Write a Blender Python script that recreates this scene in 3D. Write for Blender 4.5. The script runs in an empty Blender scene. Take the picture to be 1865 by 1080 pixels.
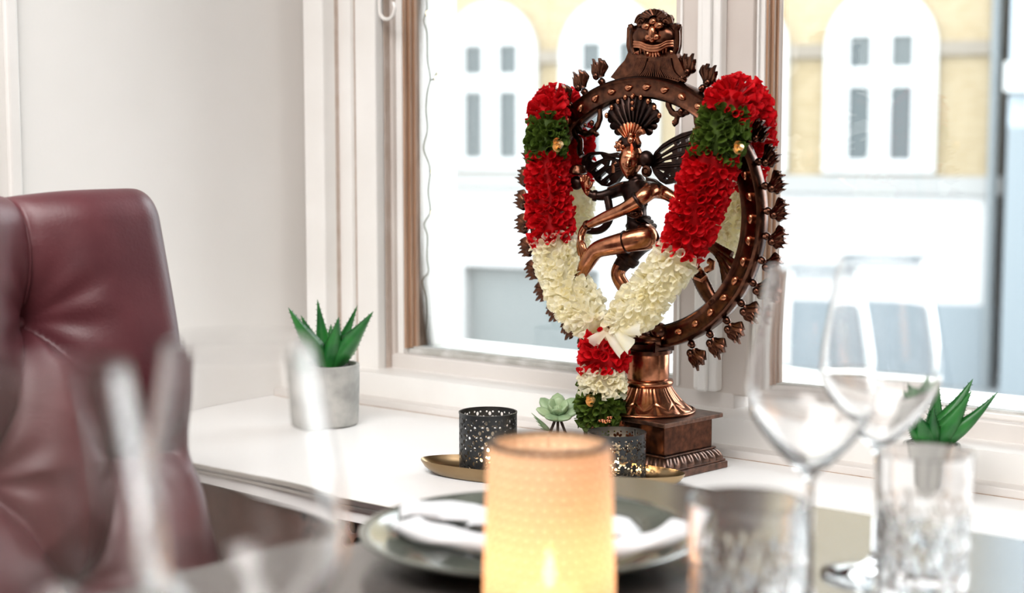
import bpy, bmesh, math, random
from mathutils import Vector, Matrix
from mathutils.geometry import delaunay_2d_cdt
random.seed(7)
PI = math.pi
sc = bpy.context.scene
COL = sc.collection

# ------------------------------------------------------------------ camera
F = 2800.0; PIT = math.radians(5.7); CZ = 1.09
FW = Vector((0, math.cos(PIT), -math.sin(PIT))); UP = Vector((0, math.sin(PIT), math.cos(PIT))); RT = Vector((1, 0, 0))
CAM = Vector((0, 0, CZ))
cam = bpy.data.cameras.new('camera'); camo = bpy.data.objects.new('camera', cam); COL.objects.link(camo)
camo.location = CAM; camo.rotation_euler = (PI/2 - PIT, 0, 0)
cam.sensor_width = 36.0; cam.lens = 36.0*F/1865.0; cam.clip_start = 0.05; cam.clip_end = 300
cam.dof.use_dof = True; cam.dof.focus_distance = 2.06; cam.dof.aperture_fstop = 3.6
sc.camera = camo

# ------------------------------------------------------------------ world, exposure
w = bpy.data.worlds.new('overcast_sky'); sc.world = w; w.use_nodes = True
nt = w.node_tree; bg = nt.nodes['Background']
tc = nt.nodes.new('ShaderNodeTexCoord'); sx = nt.nodes.new('ShaderNodeSeparateXYZ'); rp = nt.nodes.new('ShaderNodeValToRGB')
nt.links.new(tc.outputs['Generated'], sx.inputs[0]); nt.links.new(sx.outputs['Z'], rp.inputs[0]); nt.links.new(rp.outputs[0], bg.inputs[0])
rp.color_ramp.elements[0].position = 0.0; rp.color_ramp.elements[0].color = (0.93, 0.95, 0.96, 1)
rp.color_ramp.elements[1].position = 0.7; rp.color_ramp.elements[1].color = (0.90, 0.95, 1.0, 1)
bg.inputs[1].default_value = 5.0
sc.view_settings.view_transform = 'Standard'; sc.view_settings.look = 'None'
sc.view_settings.gamma = 1.0; sc.view_settings.use_curve_mapping = False
sc.view_settings.exposure = 0.50
cy = sc.cycles
cy.use_denoising = True
try: cy.denoiser = 'OPENIMAGEDENOISE'
except Exception: pass
cy.max_bounces = 14; cy.transparent_max_bounces = 16; cy.transmission_bounces = 12; cy.glossy_bounces = 5; cy.diffuse_bounces = 5
cy.caustics_reflective = False; cy.caustics_refractive = True
cy.sample_clamp_indirect = 6.0

# wall frame: s along the window wall (to the right), t outward through it, z up
WA = Vector((-0.2528889, 2.5674855, 0.0))
U = Vector((0.78555366, -0.61879354, 0)); N = Vector((0.61879354, 0.78555366, 0))
def W(s, t, z): return WA + U*s + N*t + Vector((0, 0, z))
def ray(x, y): return FW + RT*((x-932.5)/F) + UP*((540-y)/F)
def onz(x, y, z):
    r = ray(x, y); return CAM + r*((z-CZ)/r.z)
def onplane(x, y, p0, nn):
    r = ray(x, y); return CAM + r*((p0-CAM).dot(nn)/r.dot(nn))
def S_at(x, y, t):
    return (onplane(x, y, W(0, t, 0), N)-WA).dot(U)

def area(name, loc, rot, sx_, sy_, power, color):
    l = bpy.data.lights.new(name, 'AREA'); l.shape = 'RECTANGLE'; l.size = sx_; l.size_y = sy_; l.energy = power; l.color = color
    o = bpy.data.objects.new(name, l); COL.objects.link(o); o.location = loc; o.rotation_euler = rot
    return o
area('added_fill_light', W(1.0, -1.9, 2.55), (0, 0, -math.radians(38.2)), 1.8, 1.4, 62, (1.0, 0.97, 0.95))  # added fill lights below the ceiling, brighten the room
area('added_fill_light', W(2.9, -3.1, 2.55), (0, 0, -math.radians(38.2)), 1.8, 1.4, 50, (1.0, 0.96, 0.93))

# ------------------------------------------------------------------ materials
def newmat(name):
    m = bpy.data.materials.new(name); m.use_nodes = True
    return m, m.node_tree, m.node_tree.nodes['Principled BSDF']
def setp(b, **k):
    for a, v in k.items():
        a = {'spec': 'Specular IOR Level', 'coat': 'Coat Weight', 'trans': 'Transmission Weight', 'base': 'Base Color', 'rough': 'Roughness', 'metal': 'Metallic',
             'ior': 'IOR', 'sheen': 'Sheen Weight', 'coatrough': 'Coat Roughness', 'emit': 'Emission Color', 'emits': 'Emission Strength', 'sss': 'Subsurface Weight'}.get(a, a)
        b.inputs[a].default_value = v
def noise_mix(nt, b, c1, c2, scale=20, detail=4, lo=0.35, hi=0.65, stretch=None, inp='Base Color'):
    tc = nt.nodes.new('ShaderNodeTexCoord'); mp = nt.nodes.new('ShaderNodeMapping'); nz = nt.nodes.new('ShaderNodeTexNoise'); r = nt.nodes.new('ShaderNodeValToRGB')
    nt.links.new(tc.outputs['Object'], mp.inputs[0]); nt.links.new(mp.outputs[0], nz.inputs[0]); nt.links.new(nz.outputs[0], r.inputs[0])
    if stretch: mp.inputs['Scale'].default_value = stretch
    nz.inputs['Scale'].default_value = scale; nz.inputs['Detail'].default_value = detail
    r.color_ramp.elements[0].position = lo; r.color_ramp.elements[1].position = hi
    r.color_ramp.elements[0].color = (*c1, 1); r.color_ramp.elements[1].color = (*c2, 1)
    nt.links.new(r.outputs[0], b.inputs[inp]); return nz, mp
def bump(nt, b, scale, strength, dist=0.001, detail=4, stretch=None):
    tc = nt.nodes.new('ShaderNodeTexCoord'); mp = nt.nodes.new('ShaderNodeMapping'); nz = nt.nodes.new('ShaderNodeTexNoise'); bp = nt.nodes.new('ShaderNodeBump')
    nt.links.new(tc.outputs['Object'], mp.inputs[0]); nt.links.new(mp.outputs[0], nz.inputs[0]); nt.links.new(nz.outputs[0], bp.inputs['Height'])
    if stretch: mp.inputs['Scale'].default_value = stretch
    nz.inputs['Scale'].default_value = scale; nz.inputs['Detail'].default_value = detail
    bp.inputs['Strength'].default_value = strength; bp.inputs['Distance'].default_value = dist
    nt.links.new(bp.outputs[0], b.inputs['Normal'])
def mat(name, c1, c2=None, scale=20, rough=0.5, bmp=None, stretch=None, **k):
    m, nt, b = newmat(name); setp(b, base=(*c1, 1), rough=rough, **k)
    if c2: noise_mix(nt, b, c1, c2, scale, stretch=stretch)
    if bmp: bump(nt, b, *bmp, stretch=stretch)
    return m
M = {}
M['wall'] = mat('wall_paint', (0.80, 0.79, 0.765), (0.84, 0.83, 0.81), 3, 0.55, bmp=(180, 0.15, 0.0006))
M['gloss_white'] = mat('gloss_white_paint', (0.80, 0.785, 0.76), (0.86, 0.85, 0.83), 6, 0.32, bmp=(40, 0.10, 0.0008))
M['seam'] = mat('brown_paint_seam', (0.30, 0.19, 0.12), (0.45, 0.34, 0.26), 60, 0.6)
M['rail'] = mat('shaded_rail_paint', (0.66, 0.625, 0.595), (0.72, 0.69, 0.665), 6, 0.34)  # darker copy of the white paint, shade of room-facing faces included
M['shade_seam'] = mat('soft_paint_shadow_gap', (0.46, 0.37, 0.31), (0.54, 0.46, 0.41), 40, 0.6)  # casing joints and step shading, both put into this colour
M['beige'] = mat('backlit_white_paint', (0.56, 0.50, 0.46), (0.62, 0.57, 0.53), 6, 0.4, bmp=(40, 0.1, 0.0008))  # backlit shade of white post and stiles put into the colour
M['shelf'] = mat('white_shelf', (0.86, 0.86, 0.855), (0.89, 0.89, 0.885), 5, 0.3, bmp=(60, 0.05, 0.0005))
M['wood'] = mat('bare_wood', (0.33, 0.19, 0.115), (0.47, 0.29, 0.19), 30, 0.45, bmp=(60, 0.3, 0.001), stretch=(8, 8, 0.25))
M['grime'] = mat('dirty_putty', (0.42, 0.42, 0.39), (0.62, 0.62, 0.6), 30, 0.5)
M['ceiling'] = mat('ceiling_paint', (0.7, 0.66, 0.62), None, 5, 0.7)
M['room_wall'] = mat('room_wall_brown', (0.20, 0.17, 0.15), (0.28, 0.24, 0.21), 4, 0.6)
M['floor'] = mat('dark_floor', (0.10, 0.075, 0.06), (0.15, 0.11, 0.08), 12, 0.35, stretch=(1, 8, 1))
M['table'] = mat('grey_brown_laminate', (0.050, 0.045, 0.042), (0.068, 0.061, 0.057), 20, 0.24, bmp=(300, 0.05, 0.0003), stretch=(1, 4, 1), coat=0.7, coatrough=0.2)
M['black_metal'] = mat('black_lacquer_metal', (0.012, 0.012, 0.013), None, 5, 0.38, metal=0.4)
M['holder'] = mat('gunmetal', (0.028, 0.031, 0.034), (0.045, 0.048, 0.05), 60, 0.36, metal=0.55)
M['radiator'] = mat('brown_radiator_panel', (0.075, 0.034, 0.026), (0.10, 0.045, 0.034), 30, 0.4)
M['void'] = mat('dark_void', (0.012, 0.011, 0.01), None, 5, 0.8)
M['chrome'] = mat('brushed_edge_strip', (0.72, 0.7, 0.66), None, 5, 0.28, metal=0.9)
M['brass'] = mat('aged_brass', (0.27, 0.185, 0.10), (0.38, 0.27, 0.15), 10, 0.3, metal=1.0)
M['leather'] = mat('burgundy_leather', (0.070, 0.012, 0.018), (0.105, 0.024, 0.031), 12, 0.46, bmp=(260, 0.35, 0.0009), coat=0.12, coatrough=0.35)
M['dark_wood'] = mat('dark_stained_wood', (0.05, 0.022, 0.012), (0.09, 0.04, 0.02), 20, 0.4, stretch=(4, 4, .5))
M['concrete'] = mat('grey_concrete', (0.30, 0.30, 0.285), (0.46, 0.455, 0.43), 28, 0.8, bmp=(120, 0.3, 0.001))
M['soil'] = mat('dark_gravel', (0.03, 0.03, 0.028), (0.14, 0.13, 0.12), 260, 0.9, bmp=(200, 0.8, 0.003))
M['agave'] = mat('agave_green', (0.006, 0.085, 0.018), (0.022, 0.17, 0.028), 25, 0.35, bmp=(120, 0.15, 0.0005), sss=0.0)
M['rosette'] = mat('pale_succulent_green', (0.16, 0.26, 0.14), (0.32, 0.42, 0.24), 40, 0.45)
M['twig'] = mat('dark_twig', (0.05, 0.03, 0.025), None, 5, 0.7)
M['plate'] = mat('grey_green_glaze', (0.055, 0.062, 0.052), (0.11, 0.12, 0.10), 18, 0.16, coat=0.6)
M['napkin'] = mat('white_napkin_cloth', (0.50, 0.51, 0.53), (0.57, 0.58, 0.60), 30, 0.75, bmp=(900, 0.2, 0.0003))
M['wax'] = mat('white_wax', (0.85, 0.8, 0.68), None, 5, 0.5)
M['tin'] = mat('tealight_tin', (0.7, 0.7, 0.7), None, 5, 0.3, metal=1.0)
M['cable'] = mat('green_cable', (0.12, 0.17, 0.12), None, 5, 0.5)
M['latch'] = mat('white_enamel', (0.8, 0.78, 0.75), None, 5, 0.2)
M['gold'] = mat('gold_foil', (0.85, 0.55, 0.22), (0.95, 0.72, 0.40), 200, 0.3, metal=0.85)
# outside
M['render'] = mat('white_render', (0.42, 0.42, 0.42), None, 5, 0.8)
M['stone'] = mat('pale_stone', (0.25, 0.25, 0.245), None, 5, 0.8)
M['band_stone'] = mat('brown_stone_band', (0.18, 0.155, 0.125), None, 5, 0.8)
M['ext_white'] = mat('white_joinery', (0.40, 0.41, 0.41), None, 5, 0.6)
M['ext_glass'] = mat('dark_window_glass', (0.035, 0.05, 0.055), None, 5, 0.12)
M['shutter'] = mat('grey_shutter', (0.145, 0.16, 0.16), None, 5, 0.6)
M['asphalt'] = mat('street_asphalt', (0.14, 0.155, 0.165), (0.17, 0.185, 0.195), 2, 0.8)
M['blue_render'] = mat('blue_white_render', (0.30, 0.35, 0.39), None, 5, 0.7)
M['blue_grey'] = mat('blue_grey_render', (0.165, 0.195, 0.215), None, 5, 0.7)
M['pipe'] = mat('dark_downpipe', (0.13, 0.15, 0.16), None, 5, 0.5)
# brick
m, nt, b = newmat('yellow_brick'); bt = nt.nodes.new('ShaderNodeTexBrick'); tc = nt.nodes.new('ShaderNodeTexCoord'); mp = nt.nodes.new('ShaderNodeMapping')
mp.inputs['Rotation'].default_value = (PI/2, 0, 0)
nt.links.new(tc.outputs['Object'], mp.inputs[0]); nt.links.new(mp.outputs[0], bt.inputs[0])
bt.inputs['Color1'].default_value = (0.25, 0.19, 0.105, 1); bt.inputs['Color2'].default_value = (0.29, 0.23, 0.14, 1); bt.inputs['Mortar'].default_value = (0.28, 0.24, 0.17, 1)
bt.inputs['Scale'].default_value = 4.0; nt.links.new(bt.outputs[0], b.inputs['Base Color']); b.inputs['Roughness'].default_value = 0.85
M['brick'] = m
# bronze
def bronze(name, dark, bright, rough, lo, hi):
    m, nt, b = newmat(name)
    setp(b, metal=1.0, rough=rough)
    noise_mix(nt, b, dark, bright, 110, 8, lo-.12, hi+.12)
    tc = nt.nodes.new('ShaderNodeTexCoord'); nz = nt.nodes.new('ShaderNodeTexNoise'); bp = nt.nodes.new('ShaderNodeBump')
    nt.links.new(tc.outputs['Object'], nz.inputs[0]); nz.inputs['Scale'].default_value = 240; nz.inputs['Detail'].default_value = 3
    nt.links.new(nz.outputs[0], bp.inputs['Height']); bp.inputs['Strength'].default_value = 0.10; bp.inputs['Distance'].default_value = 0.0008
    nt.links.new(bp.outputs[0], b.inputs['Normal'])
    return m
M['copper'] = bronze('polished_copper_bronze', (0.22, 0.075, 0.038), (0.60, 0.25, 0.135), 0.22, 0.32, 0.66)
M['bronze'] = bronze('antique_bronze', (0.028, 0.015, 0.012), (0.17, 0.066, 0.036), 0.25, 0.36, 0.7)
M['dark_bronze'] = bronze('blackened_bronze', (0.016, 0.013, 0.013), (0.06, 0.032, 0.025), 0.34, 0.35, 0.7)
M['plinth'] = bronze('worn_grey_bronze', (0.055, 0.042, 0.038), (0.26, 0.14, 0.10), 0.32, 0.35, 0.62)
M['vermilion'] = mat('vermilion_mark', (0.75, 0.10, 0.02), None, 5, 0.6)
# ribbon cloth
def cloth(name, c1, c2, tl=0.4):
    m, nt, b = newmat(name); setp(b, rough=0.6, spec=0.25); noise_mix(nt, b, c1, c2, 60)
    tr = nt.nodes.new('ShaderNodeBsdfTranslucent'); mx = nt.nodes.new('ShaderNodeMixShader'); out = nt.nodes['Material Output']
    ramp = [n for n in nt.nodes if n.type == 'VALTORGB'][0]; nt.links.new(ramp.outputs[0], tr.inputs[0])
    mx.inputs[0].default_value = tl; nt.links.new(b.outputs[0], mx.inputs[1]); nt.links.new(tr.outputs[0], mx.inputs[2]); nt.links.new(mx.outputs[0], out.inputs[0])
    return m
M['red'] = cloth('red_ribbon', (0.50, 0.002, 0.006), (0.66, 0.005, 0.011), 0.35)
M['cream'] = cloth('cream_ribbon', (0.93, 0.88, 0.66), (0.95, 0.93, 0.82), 0.6)
M['green'] = cloth('olive_green_ribbon', (0.040, 0.075, 0.008), (0.095, 0.155, 0.020), 0.35)
# glass
m, nt, b = newmat('clear_glass'); g = nt.nodes.new('ShaderNodeBsdfGlass'); g.inputs['Roughness'].default_value = 0.0; g.inputs['IOR'].default_value = 1.5
nt.links.new(g.outputs[0], nt.nodes['Material Output'].inputs[0]); M['glass'] = m
m, nt, b = newmat('window_glass'); tr = nt.nodes.new('ShaderNodeBsdfTransparent'); gl = nt.nodes.new('ShaderNodeBsdfGlossy'); mx = nt.nodes.new('ShaderNodeMixShader'); fr = nt.nodes.new('ShaderNodeFresnel')
gl.inputs['Roughness'].default_value = 0.0; fr.inputs[0].default_value = 1.5; tr.inputs[0].default_value = (0.97, 0.985, 0.98, 1)
nt.links.new(fr.outputs[0], mx.inputs[0]); nt.links.new(tr.outputs[0], mx.inputs[1]); nt.links.new(gl.outputs[0], mx.inputs[2]); nt.links.new(mx.outputs[0], nt.nodes['Material Output'].inputs[0]); M['pane'] = m
# amber hobnail glass: frosted, lets candle light through
m, nt, b = newmat('amber_hobnail_glass'); tl = nt.nodes.new('ShaderNodeBsdfTranslucent'); trn = nt.nodes.new('ShaderNodeBsdfTransparent'); gl = nt.nodes.new('ShaderNodeBsdfGlossy')
m1 = nt.nodes.new('ShaderNodeMixShader'); m2 = nt.nodes.new('ShaderNodeMixShader')
trn.inputs[0].default_value = (1.0, 0.72, 0.45, 1)
at_ = nt.nodes.new('ShaderNodeAttribute'); at_.attribute_name = 'knob'; rpa = nt.nodes.new('ShaderNodeValToRGB'); nt.links.new(at_.outputs['Fac'], rpa.inputs[0]); nt.links.new(rpa.outputs[0], tl.inputs[0])
rpa.color_ramp.elements[0].color = (0.42, 0.15, 0.05, 1); rpa.color_ramp.elements[1].color = (0.96, 0.68, 0.45, 1); rpa.color_ramp.elements[1].position = 0.75; gl.inputs['Roughness'].default_value = 0.15
m1.inputs[0].default_value = 0.10; m2.inputs[0].default_value = 0.05
df = nt.nodes.new('ShaderNodeBsdfDiffuse'); m0 = nt.nodes.new('ShaderNodeMixShader'); m0.inputs[0].default_value = .45; nt.links.new(rpa.outputs[0], df.inputs[0]); nt.links.new(tl.outputs[0], m0.inputs[1]); nt.links.new(df.outputs[0], m0.inputs[2]); nt.links.new(m0.outputs[0], m1.inputs[1]); nt.links.new(trn.outputs[0], m1.inputs[2]); nt.links.new(m1.outputs[0], m2.inputs[1]); nt.links.new(gl.outputs[0], m2.inputs[2])
nt.links.new(m2.outputs[0], nt.nodes['Material Output'].inputs[0]); M['amber'] = m
def emat(name, c, s):
    m, nt, b = newmat(name); setp(b, base=(*c, 1), emit=(*c, 1), emits=s); return m
M['flame'] = emat('candle_flame', (1.0, 0.62, 0.25), 30)
M['bulb'] = emat('warm_led', (1.0, 0.75, 0.4), 5)

# ------------------------------------------------------------------ mesh helpers
class MB:
    def __init__(s): s.v = []; s.f = []
    def add(s, vs, fs):
        o = len(s.v); s.v += [Vector(v) for v in vs]; s.f += [tuple(i+o for i in f) for f in fs]; return s
    def box(s, x0, x1, y0, y1, z0, z1, fn=None):
        vs = [Vector((x, y, z)) for x in (x0, x1) for y in (y0, y1) for z in (z0, z1)]
        if fn: vs = [fn(*v) for v in vs]
        return s.add(vs, [(0, 1, 3, 2), (4, 6, 7, 5), (0, 4, 5, 1), (2, 3, 7, 6), (0, 2, 6, 4), (1, 5, 7, 3)])
    def lathe(s, prof, seg=32, c=(0, 0, 0), fn=None, close=False, ex=1.0, ey=1.0):
        # prof: list of (r, z); fn(ang, k, r, z) -> (r, z)
        vs = []; n = len(prof); c = Vector(c)
        for k, (r, z) in enumerate(prof):
            for i in range(seg):
                a = 2*PI*i/seg; rr, zz = (fn(a, k, r, z) if fn else (r, z))
                vs.append(c+Vector((rr*math.cos(a)*ex, rr*math.sin(a)*ey, zz)))
        fs = []
        for k in range(n-1 if not close else n):
            k2 = (k+1) % n
            for i in range(seg):
                j = (i+1) % seg; fs.append((k*seg+i, k*seg+j, k2*seg+j, k2*seg+i))
        if not close:
            if prof[0][0] > 1e-6: fs.append(tuple(range(seg))[::-1])
            if prof[-1][0] > 1e-6: fs.append(tuple((n-1)*seg+i for i in range(seg)))
        return s.add(vs, fs)
    def tube(s, pts, rad, seg=8, ell=1.0, cap=True, upv=None):
        pts = [Vector(p) for p in pts]; n = len(pts)
        if not hasattr(rad, '__len__'): rad = [rad]*n
        vs = []; prev = None
        for k, p in enumerate(pts):
            d = (pts[min(k+1, n-1)]-pts[max(k-1, 0)])
            d = d.normalized() if d.length > 1e-9 else Vector((0, 0, 1))
            if prev is None:
                a = Vector(upv) if upv else (Vector((0, 1, 0)) if abs(d.y) < 0.9 else Vector((1, 0, 0)))
                prev = (a-d*a.dot(d)).normalized()
            else:
                q = prev-d*prev.dot(d); prev = q.normalized() if q.length > 1e-6 else prev
            bb = d.cross(prev)
            for i in range(seg):
                t = 2*PI*i/seg; vs.append(p+prev*(math.cos(t)*rad[k]*ell)+bb*(math.sin(t)*rad[k]))
        fs = [(k*seg+i, k*seg+(i+1) % seg, (k+1)*seg+(i+1) % seg, (k+1)*seg+i) for k in range(n-1) for i in range(seg)]
        if cap: fs += [tuple(range(seg))[::-1], tuple((n-1)*seg+i for i in range(seg))]
        return s.add(vs, fs)
    def ball(s, c, rx, ry=None, rz=None, seg=12, rings=8, rot=None):
        ry = ry or rx; rz = rz or rx; c = Vector(c); vs = []
        for k in range(rings+1):
            th = PI*k/rings
            for i in range(seg):
                a = 2*PI*i/seg; v = Vector((rx*math.sin(th)*math.cos(a), ry*math.sin(th)*math.sin(a), rz*math.cos(th)))
                if rot is not None: v = rot @ v
                vs.append(c+v)
        fs = [(k*seg+i, (k+1)*seg+i, (k+1)*seg+(i+1) % seg, k*seg+(i+1) % seg) for k in range(rings) for i in range(seg)]
        return s.add(vs, fs)
    def grid(s, nu, nv, fn, wrapu=False):
        vs = [fn(i/(nu-(0 if wrapu else 1)), j/(nv-1)) for i in range(nu) for j in range(nv)]
        fs = [(i*nv+j, ((i+1) % nu)*nv+j, ((i+1) % nu)*nv+j+1, i*nv+j+1) for i in range(nu if wrapu else nu-1) for j in range(nv-1)]
        return s.add(vs, fs)
    def prism(s, poly, map3, d0, d1, holes=(), extra=()):
        """polygon (2d) with holes, given thickness: map3(x, y, d) -> point"""
        pv = [Vector(p) for p in poly]; verts = list(pv); edges = [(i, (i+1) % len(pv)) for i in range(len(pv))]; loops = [list(range(len(pv)))]
        for h in holes:
            o = len(verts); verts += [Vector(p) for p in h]; edges += [(o+i, o+(i+1) % len(h)) for i in range(len(h))]; loops.append(list(range(o, o+len(h))))
        verts += [Vector(p) for p in extra]
        ov, oe, of, _, _, _ = delaunay_2d_cdt(verts, edges, [], 0, 1e-7)
        hc = []
        for h in holes:
            cx = sum(p[0] for p in h)/len(h); cy_ = sum(p[1] for p in h)/len(h); hc.append((cx, cy_, max(math.hypot(p[0]-cx, p[1]-cy_) for p in h), h))
        def inside(x, y, pl):
            r = False; j = len(pl)-1
            for i in range(len(pl)):
                xi, yi = pl[i][0], pl[i][1]; xj, yj = pl[j][0], pl[j][1]
                if (yi > y) != (yj > y) and x < (xj-xi)*(y-yi)/(yj-yi)+xi: r = not r
                j = i
            return r
        cell = max([h[2] for h in hc] + [1e-9])*2; buckets = {}
        for h in hc: buckets.setdefault((int(h[0]//cell), int(h[1]//cell)), []).append(h)
        tris = []
        for f in of:
            x = sum(ov[i].x for i in f)/len(f); y = sum(ov[i].y for i in f)/len(f)
            if not inside(x, y, pv): continue
            bx, by = int(x//cell), int(y//cell); bad = False
            for i in (-1, 0, 1):
                for j in (-1, 0, 1):
                    for h in buckets.get((bx+i, by+j), ()):
                        if math.hypot(x-h[0], y-h[1]) <= h[2] and inside(x, y, h[3]): bad = True
            if not bad: tris.append(f)
        n = len(ov); vs = [map3(v.x, v.y, d0) for v in ov]+[map3(v.x, v.y, d1) for v in ov]; fs = []; cnt = {}
        for f in tris:
            fs.append(tuple(f)); fs.append(tuple(i+n for i in reversed(f)))
            for i in range(len(f)):
                a, b_ = f[i], f[(i+1) % len(f)]; cnt[(a, b_)] = 1
        for (a, b_) in cnt:
            if (b_, a) not in cnt: fs.append((b_, a, a+n, b_+n))
        return s.add(vs, fs)
    def build(s, name, m, parent=None, smooth=40, loc=None, fixn=True):
        me = bpy.data.meshes.new(name)
        bm = bmesh.new(); vv = [bm.verts.new(v) for v in s.v]
        for f in s.f:
            f2 = []
            for i in f:
                if i not in f2: f2.append(i)
            if len(f2) > 2:
                try: bm.faces.new([vv[i] for i in f2])
                except ValueError: pass
        bmesh.ops.remove_doubles(bm, verts=bm.verts, dist=1e-6)
        if fixn: bmesh.ops.recalc_face_normals(bm, faces=bm.faces)
        bm.to_mesh(me); bm.free()
        me.materials.append(m if not isinstance(m, str) else M[m])
        if smooth:
            me.shade_smooth()
            if smooth < 180: me.set_sharp_from_angle(angle=math.radians(smooth))
        o = bpy.data.objects.new(name, me); COL.objects.link(o)
        if parent is not None: o.parent = parent
        if loc is not None: o.location = loc
        return o
def thing(name, label, cat, loc=(0, 0, 0), rotz=0, group=None):
    o = bpy.data.objects.new(name, None); COL.objects.link(o); o.location = loc; o.rotation_euler = (0, 0, rotz); o.empty_display_size = 0.05
    o['label'] = label; o['category'] = cat
    if group: o['group'] = group
    return o
def struct(o, label=None, cat=None):
    o['kind'] = 'structure'
    if label: o['label'] = label
    if cat: o['category'] = cat
    return o
def wbox(name, m, s0, s1, t0, t1, z0, z1, parent=None, bev=0.0):
    b = MB().box(s0, s1, t0, t1, z0, z1, W)
    o = b.build(name, m, parent, smooth=0)
    if bev: 
        md = o.modifiers.new('bevel', 'BEVEL'); md.width = bev; md.segments = 2
    return o
def catmull(pts, n=6):
    pts = [tuple(p) for p in pts]; out = []
    P = [pts[0]]+pts+[pts[-1]]
    for i in range(1, len(P)-2):
        for k in range(n):
            t = k/n
            out.append(tuple(0.5*((2*P[i][d])+(-P[i-1][d]+P[i+1][d])*t+(2*P[i-1][d]-5*P[i][d]+4*P[i+1][d]-P[i+2][d])*t*t+(-P[i-1][d]+3*P[i][d]-3*P[i+1][d]+P[i+2][d])*t**3) for d in range(len(pts[0]))))
    out.append(pts[-1]); return out

# ================================================================== ROOM SHELL
SL = -0.2025     # left wall plane
SR = 4.3; TB = -4.3; ZC = 2.9
struct(wbox('floor', 'floor', SL-0.1, SR+.1, TB-.1, .02, -0.06, 0.0), 'dark wooden restaurant floor', 'floor')
struct(wbox('ceiling', 'ceiling', SL-0.1, SR+.1, TB-.1, .3, ZC, ZC+.06), 'pale ceiling of the room', 'ceiling')
struct(wbox('wall_left', 'wall', SL-0.1, SL, TB, .30, 0, ZC), 'plain off-white wall behind the leather chair', 'wall')
struct(wbox('wall_right', 'room_wall', SR, SR+.1, TB, .30, 0, ZC), 'brown wall at the far right of the room', 'wall')
struct(wbox('wall_front', 'room_wall', SL-.1, SR+.1, TB-.1, TB, 0, ZC), 'brown wall behind the viewer', 'wall')
# window wall, solid pieces around the two openings
ZH = 2.72; Z0 = 0.70; TG = 0.136
wb = thing('wall_back', 'white window wall around the two panes', 'wall', (0, 0, 0)); wb['kind'] = 'structure'
wbox('wall_panel', 'gloss_white', SL, SR, 0.03, 0.28, 0, Z0, wb)
wbox('wall_panel', 'gloss_white', SL, SR, 0.03, 0.28, ZH, ZC, wb)
sC0 = S_at(548, 300, .02); sC1 = S_at(590, 300, .02)
sC2 = S_at(640, 300, .057); sC3 = S_at(685, 300, .067)
wbox('wall_panel', 'gloss_white', SL, sC3, 0.085, 0.28, Z0, ZH, wb)
wbox('wall_panel', 'gloss_white', 2.12, SR, 0.03, 0.28, Z0, ZH, wb)
# casing mouldings left (trim_1)
tr = thing('trim_1', 'stepped white casing mouldings left of the window', 'trim', (0, 0, 0)); tr['kind'] = 'structure'
ZT = Z0 + .02
wbox('casing_board', 'gloss_white', sC0+.008, sC1, 0.02, 0.086, ZT-.05, ZH, tr, .004)
wbox('casing_step', 'gloss_white', sC1, S_at(612, 300, .05), 0.050, 0.086, ZT-.05, ZH, tr, .004)
wbox('casing_step', 'gloss_white', S_at(612, 300, .05), sC2, 0.057, 0.086, ZT-.05, ZH, tr, .002)
wbox('casing_step', 'gloss_white', sC2, sC3, 0.067, 0.10, ZT-.05, ZH, tr, .003)
wbox('seam_line', 'shade_seam', sC0+.001, sC0+.0085, 0.03, 0.086, ZT-.05, ZH, tr)  # darker strips paint in gaps and shading along the casing steps
wbox('seam_line', 'shade_seam', sC1-.0006, sC1+.0012, 0.0488, 0.086, ZT-.05, ZH, tr)
wbox('seam_line', 'shade_seam', sC2-.0004, sC2+.0012, 0.0655, 0.086, ZT-.05, ZH, tr)
wbox('seam_line', 'shade_seam', sC3-.0002, sC3+.0022, 0.088, 0.10, ZT-.05, ZH, tr)
# sill assembly
sl = thing('trim_2', 'white painted stool and moulding under the window panes', 'trim', (0, 0, 0)); sl['kind'] = 'structure'
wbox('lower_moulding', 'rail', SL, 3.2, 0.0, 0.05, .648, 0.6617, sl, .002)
wbox('seam_line', 'seam', SL, 3.2, .0412, .0430, .6610, .6632, sl)
wbox('seam_line', 'seam', SL, 3.2, .0970, .0988, .6925, .6942, sl)
wbox('seam_line', 'seam', SL, 3.2, -.0008, .0005, .6495, .6508, sl)
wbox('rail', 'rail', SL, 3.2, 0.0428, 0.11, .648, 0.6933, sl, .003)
# sash rails + window frames
def window(name, s0, s1, label, wood_l):
    t = thing(name, label, 'window', (0, 0, 0)); t['kind'] = 'structure'
    zr = 0.7258
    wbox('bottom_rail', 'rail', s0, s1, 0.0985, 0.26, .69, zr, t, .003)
    wbox('top_rail', 'gloss_white', s0, s1, 0.0985, 0.26, ZH-.07, ZH, t)
    return t
sS0 = sC3+.002; sS1 = S_at(716, 300, .0985)
win1 = window('window_1', sS0, 0.66, 'large left window pane in a white frame with bare wood inner edge', 1)
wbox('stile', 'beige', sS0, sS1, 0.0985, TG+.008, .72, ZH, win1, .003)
sB1 = S_at(732, 300, .106)
wbox('glazing_bead', 'gloss_white', sS1, sB1, 0.106, TG+.008, .72, ZH, win1, .002)
def wood_edge(par, s):
    # stepped bare-wood rebate running up to the glass
    wbox('wood_rebate', 'wood', s, s+.0035, 0.110, TG+.006, .7345, ZH-.05, par)
    wbox('wood_rebate', 'wood', s+.0035, s+.0075, 0.119, TG+.006, .7345, ZH-.05, par, .001)
    wbox('wood_rebate', 'wood', s+.0075, s+.0105, 0.128, TG+.006, .7345, ZH-.05, par, .001)
wood_edge(win1, sB1)
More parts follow.
